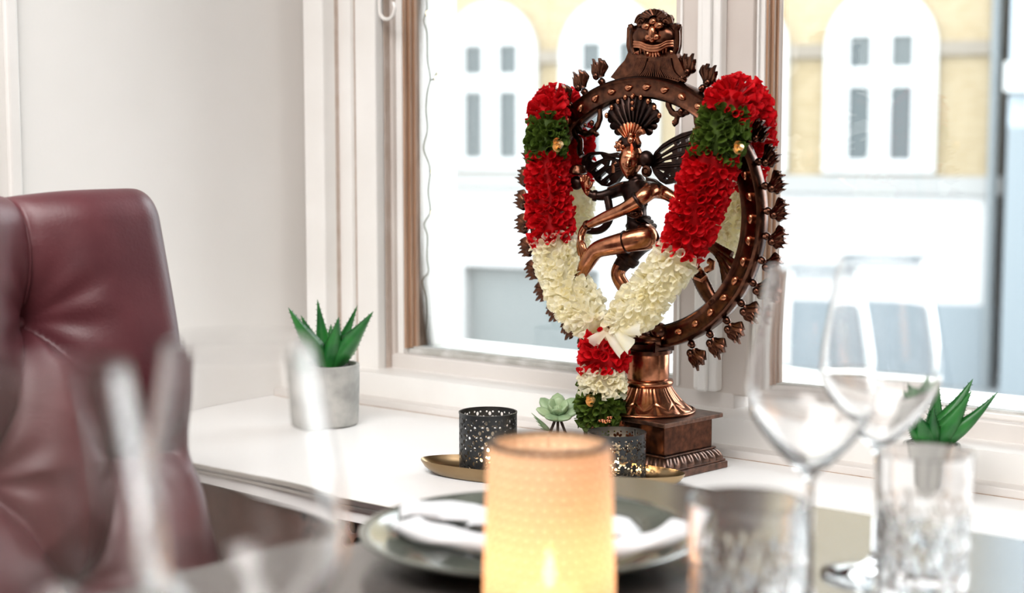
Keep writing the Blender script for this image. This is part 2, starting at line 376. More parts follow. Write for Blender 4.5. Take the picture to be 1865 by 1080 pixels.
# middle post
sM0 = S_at(1230, 60, .0985); sM1 = S_at(1282, 60, .0985); sM2 = S_at(1332, 60, .0985); sM3 = S_at(1372, 60, .0985); sM4 = S_at(1393, 60, .106)
mu = thing('trim_3', 'white middle post with backlit shade in its colour, between the two windows', 'trim', (0, 0, 0)); mu['kind'] = 'structure'
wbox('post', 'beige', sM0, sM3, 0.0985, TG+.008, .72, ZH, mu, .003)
wbox('post_edge_bead', 'gloss_white', sM0+.010, sM0+.014, 0.095, 0.0986, .726, ZH, mu, .001)
wbox('raised_moulding', 'gloss_white', sM1, sM2-.006, 0.078, 0.0986, .726, ZH, mu, .004)
wbox('raised_moulding', 'gloss_white', sM1+.012, sM2-.018, 0.070, 0.0781, .726, ZH, mu, .003)
wbox('glazing_bead', 'gloss_white', sM3, sM4, 0.106, TG+.008, .72, ZH, mu, .002)
wbox('glazing_bead', 'gloss_white', sM3+.006, sM4-.006, 0.099, 0.107, .728, ZH, mu, .001)
win2 = window('window_2', sM3, 2.12, 'large right window pane with bare wood inner edge', 1)
wood_edge(win2, sM4)
wbox('stile', 'gloss_white', 2.06, 2.12, 0.0985, TG+.008, .72, ZH, win2)
for par, a, b_ in ((win1, sB1+.0105, sM0), (win2, sM4+.0105, 2.06)):
    wbox('bottom_bead', 'grime' if par is win1 else 'gloss_white', a-.012, b_, 0.1185, 0.26, .725, .7338, par, .002)
    wbox('putty_line', 'grime', a-.003, b_, TG-.012, TG+.01, .7335, .7365, par)
    wbox('pane', 'pane', a-.004, b_+.002, TG, TG+.004, .735, ZH-.06, par)
wbox('outer_sill', 'grime', SL, 2.3, .26, .36, .66, .72, sl)
# latch hook hanging in the top of the left window frame
lp = []
ls = S_at(708, 5, .07)
for k in range(17):
    a = PI*(0.95+1.25*k/16); lp.append(W(ls+.017*math.cos(a), .066, 1.314+.017*math.sin(a)))
lp = [W(ls-.0175, .07, 1.42), W(ls-.0172, .066, 1.33)]+lp
MB().tube(lp, .0032, 8).build('window_hook', 'latch', win1)

# shelf (deep window ledge) over a perforated radiator cover
sh = thing('window_shelf', 'deep glossy white shelf under the windows', 'shelf', W(.5, -.25, .65)); 
def rel(o, par):  # keep world-space mesh under a moved parent
    o.matrix_parent_inverse = par.matrix_world.inverted(); return o
def locW(par):
    return lambda s, t, z: W(s, t, z)-par.location
b = MB().box(SL+.001, 3.2, -0.5125, 0.001, .622, .65, locW(sh)); o = b.build('board', 'shelf', sh, smooth=0)
b = MB().box(SL+.001, 3.2, -0.516, -0.5125, .6445, .6502, locW(sh)); b.build('edge_strip', 'chrome', sh, smooth=0)
b = MB().box(SL+.001, 3.2, -0.516, -0.5125, .6375, .6415, locW(sh)); b.build('edge_strip', 'chrome', sh, smooth=0)
rc = thing('radiator_cover', 'reddish brown radiator cover punched with round holes', 'radiator cover', W(.5, -.5, 0))
fR = locW(rc)
holes = []
dx, dz = .0225, .0195
row = 0; z = .613
while z > .42:
    s_ = .40+(dx/2 if row % 2 else 0)
    while s_ < .97:
        holes.append([(s_+.0088*math.cos(2*PI*k/10), z+.0088*math.sin(2*PI*k/10)) for k in range(10)]); s_ += dx
    z -= dz; row += 1
MB().prism([(SL+.002, .05), (1.0, .05), (1.0, .6215), (SL+.002, .6215)], lambda x, y, d: fR(x, d, y), -.507, -.503, holes).build('front_panel', 'radiator', rc, smooth=0)
MB().box(1.0, 3.2, -.507, -.503, .05, .6215, fR).build('front_panel', 'radiator', rc, smooth=0)
MB().box(SL+.002, 3.2, -.46, -.45, .05, .6215, fR).build('void_backing', 'void', rc, smooth=0)  # near-black sheet standing in for the unlit space behind the holes
MB().box(SL+.002, 3.2, -.507, -.45, 0, .05, fR).build('plinth', 'radiator', rc, smooth=0)
MB().box(3.19, 3.2, -.503, -.0, 0, .6215, fR).build('end_panel', 'radiator', rc, smooth=0)
# vertical trim on left wall
def T_left(x, y):
    p = onplane(x, y, W(SL, 0, 0), U); return (p-WA).dot(N)
struct(wbox('trim_4', 'gloss_white', SL, SL+.012, T_left(8, 200), T_left(30, 200), 0, ZC, None, .004), 'narrow vertical white strip on the left wall', 'trim')
struct(wbox('baseboard_left', 'gloss_white', SL, SL+.012, -1.2, -.52, 0, .12), 'white skirting along the left wall', 'baseboard')

# ================================================================== OUTSIDE
TH = math.radians(21.8); FU = Vector((math.cos(TH), -math.sin(TH), 0)); FN = Vector((math.sin(TH), math.cos(TH), 0)); FP0 = Vector((0, 19.0, 0))
def Q(x, y, d=0): 
    p = onplane(x, y, FP0+FN*d, FN); return (p-FP0).dot(FU), p.z
def FQ(q, d, z): return FP0+FU*q+FN*d+Vector((0, 0, z))
bd = thing('building', 'pale yellow brick building with white arched windows across the street', 'building', FQ(0, 0, -1.6))
fb = lambda q, d, z: FQ(q, d, z)-bd.location
qR = Q(1818, 300)[0]
zl1 = Q(1600, 320)[1]; zl0 = Q(1600, 352)[1]
MB().box(-6, qR, 0, 4, zl1, 7.5, fb).build('brick_wall', 'brick', bd, smooth=0)
MB().box(-6, qR+.05, -.10, 4, zl0, zl1, fb).build('string_course', 'stone', bd, smooth=0)
qs = [Q(845, 540), Q(1092, 540)]
MB().prism([(-6, -1.6), (qs[0][0], -1.6), (qs[0][0], Q(960, 487)[1]), (qs[1][0], Q(960, 487)[1]), (qs[1][0], -1.6), (qR, -1.6), (qR, zl0), (-6, zl0)], lambda x, y, d: fb(x, d, y), -.02, .3).build('ground_floor_wall', 'render', bd, smooth=0)
MB().box(-6, qR, .3, 4, -1.6, zl0, fb).build('inner_wall', 'stone', bd, smooth=0)
sd = MB().box(qs[0][0]-.01, qs[1][0]+.01, .16, .2, -1.6, Q(960, 487)[1]+.02, fb).build('roller_shutter', 'shutter', bd, smooth=0)
MB().box(Q(1436, 560)[0], qR+.02, -.05, -.015, -1.6, Q(1600, 549)[1], fb).build('street_tone_band', 'blue_grey', bd, smooth=0)  # band on the facade standing in for the blue-grey street
# band course between the windows
zb1 = Q(1465, 82)[1]; zb0 = Q(1465, 106)[1]
def arch(qc, hw, z0, zs, r, n=20):
    return [(qc-hw, z0), (qc+hw, z0), (qc+hw, zs)]+[(qc+hw*math.cos(PI*k/n), zs+r*math.sin(PI*k/n)) for k in range(1, n)]+[(qc-hw, zs)]
wins = [Q(896, 180)[0], Q(1112, 180)[0], Q(1340, 180)[0], Q(1604, 180)[0]]
wh = 0.62
zsill = zl1+.03; zspr = Q(1604, 90)[1]
zp = [Q(1604, y)[1] for y in (290, 158, 122, 65)]
edges_q = [-6]
for qc in wins:
    surr = arch(qc, wh, zsill, zspr, .68)
    inner = arch(qc, wh-.14, zsill+.02, zspr, .54)
    MB().prism(surr, lambda x, y, d: fb(x, d, y), -.10, .02, [inner]).build('arch_surround', 'ext_white', bd, smooth=0)
    ph = []
    for sx_ in (-1, 1):
        c = qc+sx_*.23
        ph.append([(c-.115, zp[0]), (c+.115, zp[0]), (c+.115, zp[1]), (c-.115, zp[1])]); ph.append([(c-.115, zp[2]), (c+.115, zp[2]), (c+.115, zp[3]), (c-.115, zp[3])])
    fr = MB().prism(inner, lambda x, y, d: fb(x, d, y), -.05, .02, ph).build('window_frame', 'ext_white', bd, smooth=0)
    for h in ph:
        MB().box(h[0][0]-.01, h[1][0]+.01, -.012, -.004, h[0][1]-.01, h[2][1]+.01, fb).build('window_pane', 'ext_glass', fr, smooth=0)
allq = [-6]
for qc in wins: allq += [qc-wh, qc+wh]
allq.append(qR)
for i in range(0, len(allq), 2):
    if allq[i+1]-allq[i] > .05: MB().box(allq[i], allq[i+1], -.07, .02, zb0, zb1, fb).build('stone_band', 'band_stone', bd, smooth=0)
dp = MB().tube([fb(qR-.05, -.12, -1.6), fb(qR-.05, -.12, 7)], .055, 10).build('downpipe', 'pipe', bd)
bd2 = thing('building', 'blue-white neighbouring house at the right edge of the view', 'building', FQ(qR+1, -.6, -1.6))
fb2 = lambda q, d, z: FQ(q, d, z)-bd2.location
MB().box(qR+.12, qR+4, -.5, 3, Q(1840, 232)[1], 7.5, fb2).build('upper_wall', 'blue_render', bd2, smooth=0)
MB().box(qR+.08, qR+4, -.68, -.5, Q(1840, 170)[1], Q(1840, 118)[1], fb2).build('cornice', 'ext_white', bd2, smooth=0)
MB().box(qR+.12, qR+4, -.5, 3, -1.6, Q(1840, 232)[1], fb2).build('lower_wall', 'blue_grey', bd2, smooth=0)
st = MB().add([(-30, 3.5, -1.6), (40, -14, -1.6), (60, 40, -1.6), (-30, 40, -1.6)], [(0, 1, 2, 3)])
# street starts outside the house
st = MB().box(-12, 14, .4, 45, -1.75, -1.6, W).build('street', 'asphalt', None, smooth=0); struct(st, 'grey street outside the windows', 'street')

# ================================================================== TABLE
TZ = .75
tb = thing('dining_table', 'grey-brown restaurant table with rounded corners along the shelf', 'table', W(1.6, -.95, 0))
fT = locW(tb)
def rrect(s0, s1, t0, t1, r, n=8):
    out = []
    for cx, cy_, a0 in ((s1-r, t1-r, 0), (s0+r, t1-r, PI/2), (s0+r, t0+r, PI), (s1-r, t0+r, 1.5*PI)):
        for k in range(n+1):
            a = a0+PI/2*k/n; out.append((cx+r*math.cos(a), cy_+r*math.sin(a)))
    return out
o = MB().prism(rrect(.887, 2.45, -1.36, -.567, .06), lambda x, y, d: fT(x, y, d), TZ-.03, TZ).build('tabletop', 'table', tb, smooth=30)
o.modifiers.new('bevel', 'BEVEL').width = .002
MB().box(1.6, 1.7, -1.0, -.9, .05, TZ-.03, fT).build('column', 'black_metal', tb, smooth=0)
MB().box(1.35, 1.95, -1.2, -.7, 0, .02, fT).build('base_plate', 'black_metal', tb, smooth=0)
MB().box(1.45, 1.85, -1.1, -.8, .02, .05, fT).build('base_collar', 'black_metal', tb, smooth=0)

# ================================================================== CHAIR
ch = thing('dining_chair', 'burgundy leather high-backed chair with deep button-tufted back at the table end', 'chair', W(.45, -.96, 0))
LEAN = math.radians(13)
CP0 = W(.302, -.65, 1.045)   # top right front corner of the back
CDN = (U*math.sin(LEAN)-Vector((0, 0, 1))*math.cos(LEAN))   # down along the leaning back
CLF = -N                                                  # to the left in the picture
CNR = CDN.cross(CLF); 
if CNR.dot(U) < 0: CNR = -CNR
CNR.normalize()
BWD, BHT = .64, .60
def cpl(x, y):
    p = onplane(x, y, CP0+CNR*-.078, CNR)-CP0; return p.dot(CLF), p.dot(CDN)
B1 = cpl(45, 585); B2 = cpl(222, 832); B3 = (0.035, cpl(335, 815)[1])
btns = [B1, B2]
pitch = abs(B1[0]-B2[0])
dvy = B2[1]-B1[1]
btns += [(B1[0]+2*pitch, B1[1]), (B1[0]+pitch, B2[1]), (B1[0]+3*pitch, B2[1]), (B1[0], B2[1]+dvy), (B1[0]-2*pitch+.0, B2[1]+dvy*0+9)]
btns = [b_ for b_ in btns if 0.03 < b_[0] < BWD-.03 and b_[1] < BHT-.03]
def segd(p, a, b_):
    ax, ay = a; bx, by = b_; dx_, dy_ = bx-ax, by-ay; l = dx_*dx_+dy_*dy_
    t = max(0, min(1, ((p[0]-ax)*dx_+(p[1]-ay)*dy_)/l)) if l else 0
    return math.hypot(p[0]-ax-t*dx_, p[1]-ay-t*dy_), t
segs = []
for i, a in enumerate(btns):
    for c in btns[i+1:]:
        if abs(abs(a[1]-c[1])-dvy) < .01 and abs(abs(a[0]-c[0])-pitch) < .02: segs.append((a, c))
for a in btns:
    if abs(a[1]-B1[1]) < .01: segs.append((a, (a[0]+.006, -.02)))
segs.append((B2, B3))
def backz(x, y):
    z = .0
    e = min(x, BWD-x, y+0.0); R_ = .045
    ex = min(x, BWD-x); ey = y
    for e_ in (ex, ey):
        if e_ < R_: z -= R_-math.sqrt(max(0, R_*R_-(R_-e_)**2))
    dent = 0
    for bb in btns:
        d = math.hypot(x-bb[0], (y-bb[1])); dent = max(dent, .062*math.exp(-(d/.040))); 
    cr = 0
    for a, c in segs:
        d, t = segd((x, y), a, c); sag = .55+.45*abs(2*t-1); cr = max(cr, .020*sag*math.exp(-abs(d)/.008)+.024*math.exp(-(d/.045)**2))
    z -= dent+cr
    z += .006*math.sin(x*11+.6)*math.sin(y*9+.3)
    # small gather folds around buttons
    for bb in btns:
        d = math.hypot(x-bb[0], y-bb[1]); a = math.atan2(y-bb[1], x-bb[0])
        z += .0018*math.sin(a*8+1)*math.exp(-((d-.045)/.028)**2)
    return z
def cpt(x, y, z): return CP0+CLF*x+CDN*y+CNR*z-ch.location
nx, ny = 200, 190
vs = [cpt(BWD*i/(nx-1), BHT*j/(ny-1), backz(BWD*i/(nx-1), BHT*j/(ny-1))) for i in range(nx) for j in range(ny)]
fs = [(i*ny+j, i*ny+j+1, (i+1)*ny+j+1, (i+1)*ny+j) for i in range(nx-1) for j in range(ny-1)]
bk = MB().add(vs, fs)
rim = [(i, 0) for i in range(nx)]+[(nx-1, j) for j in range(1, ny)]+[(i, ny-1) for i in range(nx-2, -1, -1)]+[(0, j) for j in range(ny-2, 0, -1)]
o0 = len(bk.v); TK = .13
for (i, j) in rim:
    x = BWD*i/(nx-1); y = BHT*j/(ny-1); 
    bk.v.append(cpt(x, y, -TK+.02))
L = len(rim)
for k in range(L):
    i, j = rim[k]; i2, j2 = rim[(k+1) % L]; bk.f.append((i*ny+j, o0+k, o0+(k+1) % L, i2*ny+j2))
bk.f.append(tuple(o0+k for k in range(L)))
bk.build('backrest', 'leather', ch, smooth=180)
for bb in btns:
    zz = backz(*bb)
    MB().ball(cpt(bb[0], bb[1], zz+.006), .0125, .0125, .0125, 16, 10).build('button', 'leather', ch, smooth=180)
# piping along the top pleat
for a in btns:
    if abs(a[1]-B1[1]) < .01:
        MB().tube([cpt(a[0]+.004+.002*k/20, a[1]-.02-(a[1]-.01)*k/20*.98, backz(a[0]+.004, max(.0, a[1]-.02-(a[1]-.01)*k/20))+.001) for k in range(21)], .0022, 6).build('pleat_seam', 'leather', ch)
fC = lambda s, t, z: W(s, t, z)-ch.location
def cush(name, s0, s1, t0, t1, z0, z1, bev, m='leather'):
    b = MB(); nn = 14
    def top(u_, v_):
        s_ = s0+(s1-s0)*u_; t_ = t0+(t1-t0)*v_; e = (1-(2*u_-1)**6)*(1-(2*v_-1)**6)
        return fC(s_, t_, z1-bev+bev*e)
    b.grid(nn, nn, top); b.box(s0, s1, t0, t1, z0, z1-bev, fC)
    return b.build(name, m, ch, smooth=50)
cush('seat', .42, .92, -1.25, -.68, .36, .48, .04)
for s_, t_ in ((.45, -1.22), (.45, -.72), (.86, -1.22), (.86, -.72)):
    MB().tube([fC(s_, t_, .37), fC(s_, t_, 0)], [.022, .015], 10).build('leg', 'dark_wood', ch)

# ================================================================== STATUE
THS = math.radians(46); SU = Vector((math.cos(THS), -math.sin(THS), 0)); SN = Vector((math.sin(THS), math.cos(THS), 0))
SCN = Vector((.1856, 2.0826, 0))
SB = Vector((SCN.x, SCN.y, .65))
stt = thing('statue', 'antique bronze many-armed dancing deity inside a ring of flames on a lotus pedestal', 'statue', SB, -THS)
def SP(x, y, off=0.0):
    """pixel -> statue-local (a, b, z) on the statue's own plane; off = metres towards the viewer"""
    p = onplane(x, y, SCN-SN*off, SN); d = p-SB
    return Vector((d.dot(SU), -off, d.z))
PX = .00076
# --- plinth
slabz = .075
def rbox(b, a0, a1, c0, c1, z0, z1): return b.box(a0, a1, c0, c1, z0, z1)
def bevbox(name, m, hw, hd, z0, z1, bev=.0015):
    o = MB().box(-hw, hw, -hd, hd, z0, z1).build(name, m, stt, smooth=0); md = o.modifiers.new('bevel', 'BEVEL'); md.width = bev; md.segments = 2; return o
bevbox('plinth_foot', 'plinth', .0895, .065, 0, .0095)
bevbox('plinth_fillet', 'plinth', .087, .063, .0095, .0125, .001)
# lotus petal band: bulging quarter round with petals
def petal_band():
    b = MB(); hw, hd = .086, .062; hi, hdi = .076, .0525
    per = []
    nn = 22; nd = 16
    for i in range(nn*6): per.append((-1+2*i/(nn*6), -1, 'f', i/6))
    for i in range(nd*6): per.append((1, -1+2*i/(nd*6), 'r', i/6))
    for i in range(nn*6): per.append((1-2*i/(nn*6), 1, 'f', i/6))
    for i in range(nd*6): per.append((-1, 1-2*i/(nd*6), 'r', i/6))
    rows = 9; vs = []
    for r in range(rows):
        t = r/(rows-1); bulge = math.cos(t*PI/2)**.7; z = .0125+.0145*t
        for (px_, py_, k, ph) in per:
            fr_ = ph*.8 % 1 if False else (ph/2) % 1
            pet = abs(math.sin(fr_*PI)); g = .0016*(pet**.5)-.0016
            a = hi+(hw-hi)*bulge+g; c = hdi+(hd-hdi)*bulge+g
            inner = .0009*math.exp(-((fr_-.5)/.12)**2)*(1 if t > .45 else 0)
            vs.append((px_*(a-inner), py_*(c-inner), z))
    n = len(per)
    fs = [(r*n+i, r*n+(i+1) % n, (r+1)*n+(i+1) % n, (r+1)*n+i) for r in range(rows-1) for i in range(n)]
    fs.append(tuple((rows-1)*n+i for i in range(n)))
    return b.add(vs, fs)
petal_band().build('petal_moulding', 'plinth', stt, smooth=50)
bevbox('plinth_ledge', 'plinth', .0775, .054, .0265, .029, .0008)
bevbox('plinth_block', 'bronze', .0735, .050, .029, .069)
bevbox('plinth_slab', 'plinth', .0835, .061, .069, slabz, .0012)
# --- lotus cone pedestal
zcol = SP(1180, 699)[2]; zcyl0 = SP(1180, 693)[2]; zcyl1 = SP(1180, 642)[2]; zplt = SP(1180, 634)[2]; zc0 = slabz+.001
def conefn(a, k, r, z):
    u_ = (z-zc0)/(zcol-zc0); n = 10; f_ = (a*n/(2*PI)) % 1; x = abs(f_-.5)*2    # 0 centre of petal, 1 edge
    d = 0
    d -= .0022*math.exp(-((x-1)/.10)**2)*(1-.3*u_)
    tip = .30+.25*(1-x**1.5)                     # curl line near the base
    if 0 < u_ < .98: d -= .0016*math.exp(-((u_-(.42-.26*(1-x)))/.035)**2)*(1 if x < .9 else 0)
    if u_ > .42: d -= .0007*max(0, math.cos(x*PI*3.5))**2*(1 if x < .8 else 0)
    if .02 < u_ < .3: d += .0022*math.exp(-((u_-.10)/.09)**2)*math.cos(x*PI/2)
    return r+d, z
prof = []
for k in range(40):
    t = k/39; z = zc0+(zcol-zc0)*t
    r = .0325+(.0625-.0325)*(1-t)**1.35
    prof.append((r, z))
MB().lathe([(0.0, zc0), (.066, zc0), (.066, zc0+.0018), (.0635, zc0+.003)]+prof, 160, fn=lambda a, k, r, z: conefn(a, k, r, z) if k > 3 else (r, z)).build('lotus_pedestal', 'copper', stt, smooth=180)
MB().lathe([(.030, zcol-.002), (.0345, zcol-.001), (.0358, zcol+.003), (.0345, zcol+.0065), (.030, zcol+.008)], 64).build('collar_ring', 'copper', stt, smooth=60)
MB().lathe([(.0285, zcol+.004), (.0295, zcol+.012), (.0295, zcyl1-.001), (.029, zcyl1)], 64).build('stem', 'copper', stt, smooth=40)
MB().lathe([(.029, zcyl1-.001), (.0335, zcyl1), (.0338, zplt-.001), (.032, zplt)], 48).build('stem_plate', 'bronze', stt, smooth=40)
# --- halo ring
rl = SP(971, 385); rr_ = SP(1393, 385); rtop = SP(1192, 137); rbot = SP(1195, 637)
RC = Vector(((rl.x+rr_.x)/2, 0, (rtop.z+rbot.z)/2)); RA = (rr_.x-rl.x)/2; RB = (rtop.z-rbot.z)/2
BW = .0155
def ringp(ang, dr, bb):   # ang from top, clockwise in picture
    return Vector((RC.x+(RA-BW+dr)*math.sin(ang), bb, RC.z+(RB-BW+dr)*math.cos(ang)))
rp_ = [(-.0155, .002), (-.0150, -.008), (-.0120, -.0125), (-.0085, -.0100), (-.004, -.0092), (.004, -.0092), (.0085, -.0100), (.0120, -.0125), (.0150, -.009), (.0155, 0), (.0150, .008), (.010, .0115), (-.010, .0115), (-.0148, .009)]
nr = 160; b = MB(); vs = []
for i in range(nr):
    for (dr, bb) in rp_: vs.append(ringp(2*PI*i/nr, dr, bb))
k_ = len(rp_)
b.add(vs, [(i*k_+j, ((i+1) % nr)*k_+j, ((i+1) % nr)*k_+(j+1) % k_, i*k_+(j+1) % k_) for i in range(nr) for j in range(k_)])
b.build('halo_ring', 'bronze', stt, smooth=60)
# studs
sm = None
for i in range(38):
    a = 2*PI*(i+.5)/38
    b = MB().ball((0, 0, 0), .0052, .0036, .0058, 10, 7)
    b.v = [Vector((v.x*(1-.45*max(0, v.z/.0058)), v.y, v.z*(1.35 if v.z > 0 else 1))) for v in b.v]
    if sm is None:
        o = b.build('stud', 'copper', stt, smooth=180); sm = o.data
    else:
        o = bpy.data.objects.new('stud', sm); COL.objects.link(o); o.parent = stt
    o.location = ringp(a, 0, -.0100); o.rotation_euler = (0, a+PI/2+random.uniform(-.5, .5), 0)
# flames
def flame_mesh():
    b = MB()
    b.ball((0, 0, .0045), .0044, .0044, .0044, 10, 7)
    b.tube([(0.000, -.0045, .0035), (0, -.0062, .0045), (0, -.0045, .0058)], .0016, 6)
    # curl at the root
    b.ball((.0045, -.0025, .0125), .0044, .0044, .0044, 10, 7)
    b.ball((.0045, -.006, .0125), .0018, .0018, .0018, 8, 5)
    nu, nv = 17, 12
    tips = [.0255, .0300, .0275, .0315, .0270]
    def prof(u_, side):
        pass
    for side in (1,):
        vs = []
        for i in range(nu):
            x = i/(nu-1); lobe = min(4, int(x*5)); fx = x*5-lobe
            hgt = tips[lobe]*(1-.30*abs(fx-.72)**1.1*1.6)
            for j in range(nv):
                t = j/(nv-1)
                wd = .0030+.0078*math.sin(min(1, t*1.5)*PI/2)+.0020*max(0, t-.55)
                cx = .0024*math.sin(t*PI*1.6)
                xx = cx+(x-.5)*2*wd
                zz = .0095+(hgt-.0095)*t
                yy = -.0030*math.cos((x-.5)*PI)*(1-.35*t)-.0022*abs(math.sin(fx*PI))**.7*min(1, t*2)
                vs.append((xx, yy, zz))
        n0 = len(vs)
        vs += [(x, .0032*(1-.5*(j_/(nv-1)))+0*y, z) for (i_, (x, y, z)) in enumerate(vs) for j_ in [i_ % nv]]
        fs = [(i*nv+j, (i+1)*nv+j, (i+1)*nv+j+1, i*nv+j+1) for i in range(nu-1) for j in range(nv-1)]
        fs += [tuple(n0+q for q in reversed(f)) for f in fs]
        rim = [(i, 0) for i in range(nu)]+[(nu-1, j) for j in range(1, nv)]+[(i, nv-1) for i in range(nu-2, -1, -1)]+[(0, j) for j in range(nv-2, 0, -1)]
        ids = [i*nv+j for i, j in rim]
        for k in range(len(ids)): a_, c_ = ids[k], ids[(k+1) % len(ids)]; fs.append((a_, n0+a_, n0+c_, c_))
        b.add(vs, fs)
    return b
fm = None
for sgn in (1, -1):
    for i in range(15):
        a = math.radians(20+i*9.6)*sgn
        if fm is None: o = flame_mesh().build('flame', 'bronze', stt, smooth=45); fm = o.data
        else: o = bpy.data.objects.new('flame', fm); COL.objects.link(o); o.parent = stt
        o.location = ringp(a, BW-.001, 0); o.rotation_euler = (0, math.atan2(math.sin(a), math.cos(a)), 0)
        o.scale = (1.22*sgn, 1.1, 1.36)
# --- monster face finial
def sp2(pts, off): return [SP(x, y, off) for x, y in pts]
outl = [(1117, 141), (1130, 124), (1143, 110), (1149, 96), (1146, 84), (1147, 52), (1151, 45), (1158, 48), (1165, 46), (1163, 37), (1166, 28), (1173, 29), (1178, 21), (1188, 17), (1200, 17), (1210, 22), (1214, 28), (1222, 27), (1226, 34), (1224, 45), (1230, 47), (1234, 42), (1240, 48), (1239, 84), (1236, 97), (1243, 112), (1254, 138), (1240, 150), (1190, 146), (1140, 152)]
fin = MB().prism([(SP(x, y).x, SP(x, y).z) for x, y in outl], lambda x, y, d: Vector((x, d, y)), -.006, .003).build('monster_face_finial', 'bronze', stt, smooth=30)
def fball(name, x, y, off, rx, rz, ry=.006, m='copper', seg=14): return MB().ball(SP(x, y, off), rx*1.25, ry, rz, seg, 10).build(name, m, fin, smooth=180)
# cheeks mass
b = MB(); c0 = SP(1191, 67, .006)
for k, (x, y, rx, rz) in enumerate([(1173, 66, 19, 19), (1209, 66, 18, 19), (1191, 62, 24, 20)]): b.ball(SP(x, y, .005), rx*PX*1.5, .010, rz*PX, 20, 12)
b.build('cheeks', 'bronze', fin, smooth=180)
fball('eye', 1177, 48, .016, .0058, .0050, .005); fball('eye', 1200, 46, .016, .0058, .0050, .005)
fball('forehead_gem', 1190, 39, .015, .0050, .0050, .005)
b = MB().ball(SP(1188, 60, .018), .0062, .005, .0095, 14, 10).ball(SP(1181, 68, .016), .0060, .004, .0046).ball(SP(1195, 67, .016), .0060, .004, .0046).ball(SP(1188, 72, .016), .0040, .004, .0042)
b.build('nose', 'copper', fin, smooth=180)
for dy, r in ((0, .0018), (4.5, .0022), (9, .0016)):
    pts = catmull([(1155, 76+dy), (1166, 77+dy), (1178, 82+dy), (1190, 84+dy), (1203, 82+dy), (1215, 76+dy), (1227, 75+dy)], 5)
    MB().tube([SP(x, y, .0155-.004*abs((x-1191)/36)**2) for x, y in pts], r, 8).build('lip', 'copper', fin)
for x, y in ((1168, 91), (1175, 93), (1208, 91), (1214, 90)):
    MB().tube([SP(x, y-4, .012), SP(x-1, y+6, .013)], [.0024, .0005], 8).build('fang', 'copper', fin)
for k in range(5):
    x = 1180+k*5.0; MB().tube([SP(1189+(x-1190)*.4, 88, .010), SP(x, 98, .014), SP(x+(x-1190)*.15, 103-abs(k-2), .012)], [.0016, .0024, .0018], 8).build('tongue_fold', 'copper', fin)
for sgn, cx in ((-1, 1170), (1, 1211)):
    for q in range(3):
        r_ = 10+q*5
        pts = [(cx+sgn*(r_*.55)*math.cos(a_)+sgn*2, 45-r_*.9*math.sin(a_)) for a_ in [PI*(.05+.75*k/10) for k in range(11)]]
        MB().tube([SP(x, y, .0135-.002*q) for x, y in pts], .0019, 7).build('brow_curl', 'bronze', fin)
for k in range(9):
    a_ = PI*(.12+.76*k/8); x = 1192+24*math.cos(a_); y = 36-17*math.sin(a_)
    MB().tube([SP(1192+9*math.cos(a_), 34-6*math.sin(a_), .012), SP(x, y, .012), SP(1192+27*math.cos(a_), 37-19*math.sin(a_), .006)], [.0016, .0030, .0024], 8).build('crest_lobe', 'bronze', fin)
for sgn, cx in ((-1, 1152), (1, 1233)):
    pts = catmull([(cx-sgn*4, 97, 0), (cx, 85, 0), (cx+sgn*1, 66, 0), (cx, 52, 0), (cx+sgn*4, 47, 0), (cx+sgn*1, 53, 0)], 4)
    MB().tube([SP(x, y, .010) for x, y, _ in pts], .0036, 8).build('ear', 'bronze', fin)
    b = MB()
    for k in range(3): b.tube([SP(cx-sgn*2, 97-k*2, .010), SP(cx-sgn*12, 93+k*3, .012)], [.0015, .001], 6)
    b.build('whisker', 'copper', fin)
for k in range(29):
    f_ = -1+2*k/28
    x1 = 1187+f_*62; y1 = 141+10*abs(f_)**2-2
    x0 = 1191+f_*30; y0 = 104+ (8 if abs(f_) < .4 else 2)
    xm = (x0+x1)/2-f_*7; ym = (y0+y1)/2+4*abs(f_)
    MB().tube([SP(x, y, .007) for x, y in catmull([(x0, y0), (xm, ym), (x1, y1)], 4)], .0013, 5).build('mane_fold', 'bronze', fin)

# --- scrolls inside the ring
def scroll(pts, r0, r1, off=0.004, m='bronze', name='scroll', ball=None):
    c = catmull(pts, 6); n = len(c)
    b = MB().tube([SP(x, y, off) for x, y in c], [r0+(r1-r0)*k/(n-1)+.0004*math.sin(k*1.3) for k in range(n)], 8, ell=.8)
    if ball:
        for x, y, r in ball: b.ball(SP(x, y, off+.003), r, r*.8, r, 10, 8)
    return b.build(name, m, stt)
scroll([(1092, 195), (1093, 215), (1086, 232), (1072, 243), (1058, 240), (1050, 228)], .0042, .005, ball=[(1078, 224, .004), (1066, 228, .003)])
scroll([(1080, 236), (1086, 245), (1089, 243)], .004, .003)
scroll([(1046, 226), (1048, 245), (1057, 258), (1056, 275), (1060, 284)], .0045, .005)
scroll([(1217, 172), (1218, 192), (1226, 206), (1238, 208), (1250, 204), (1262, 196), (1270, 200), (1269, 215), (1273, 232)], .0042, .0052, ball=[(1240, 203, .0045), (1252, 203, .004)])
scroll([(1235, 208), (1231, 222), (1227, 225)], .004, .0045)
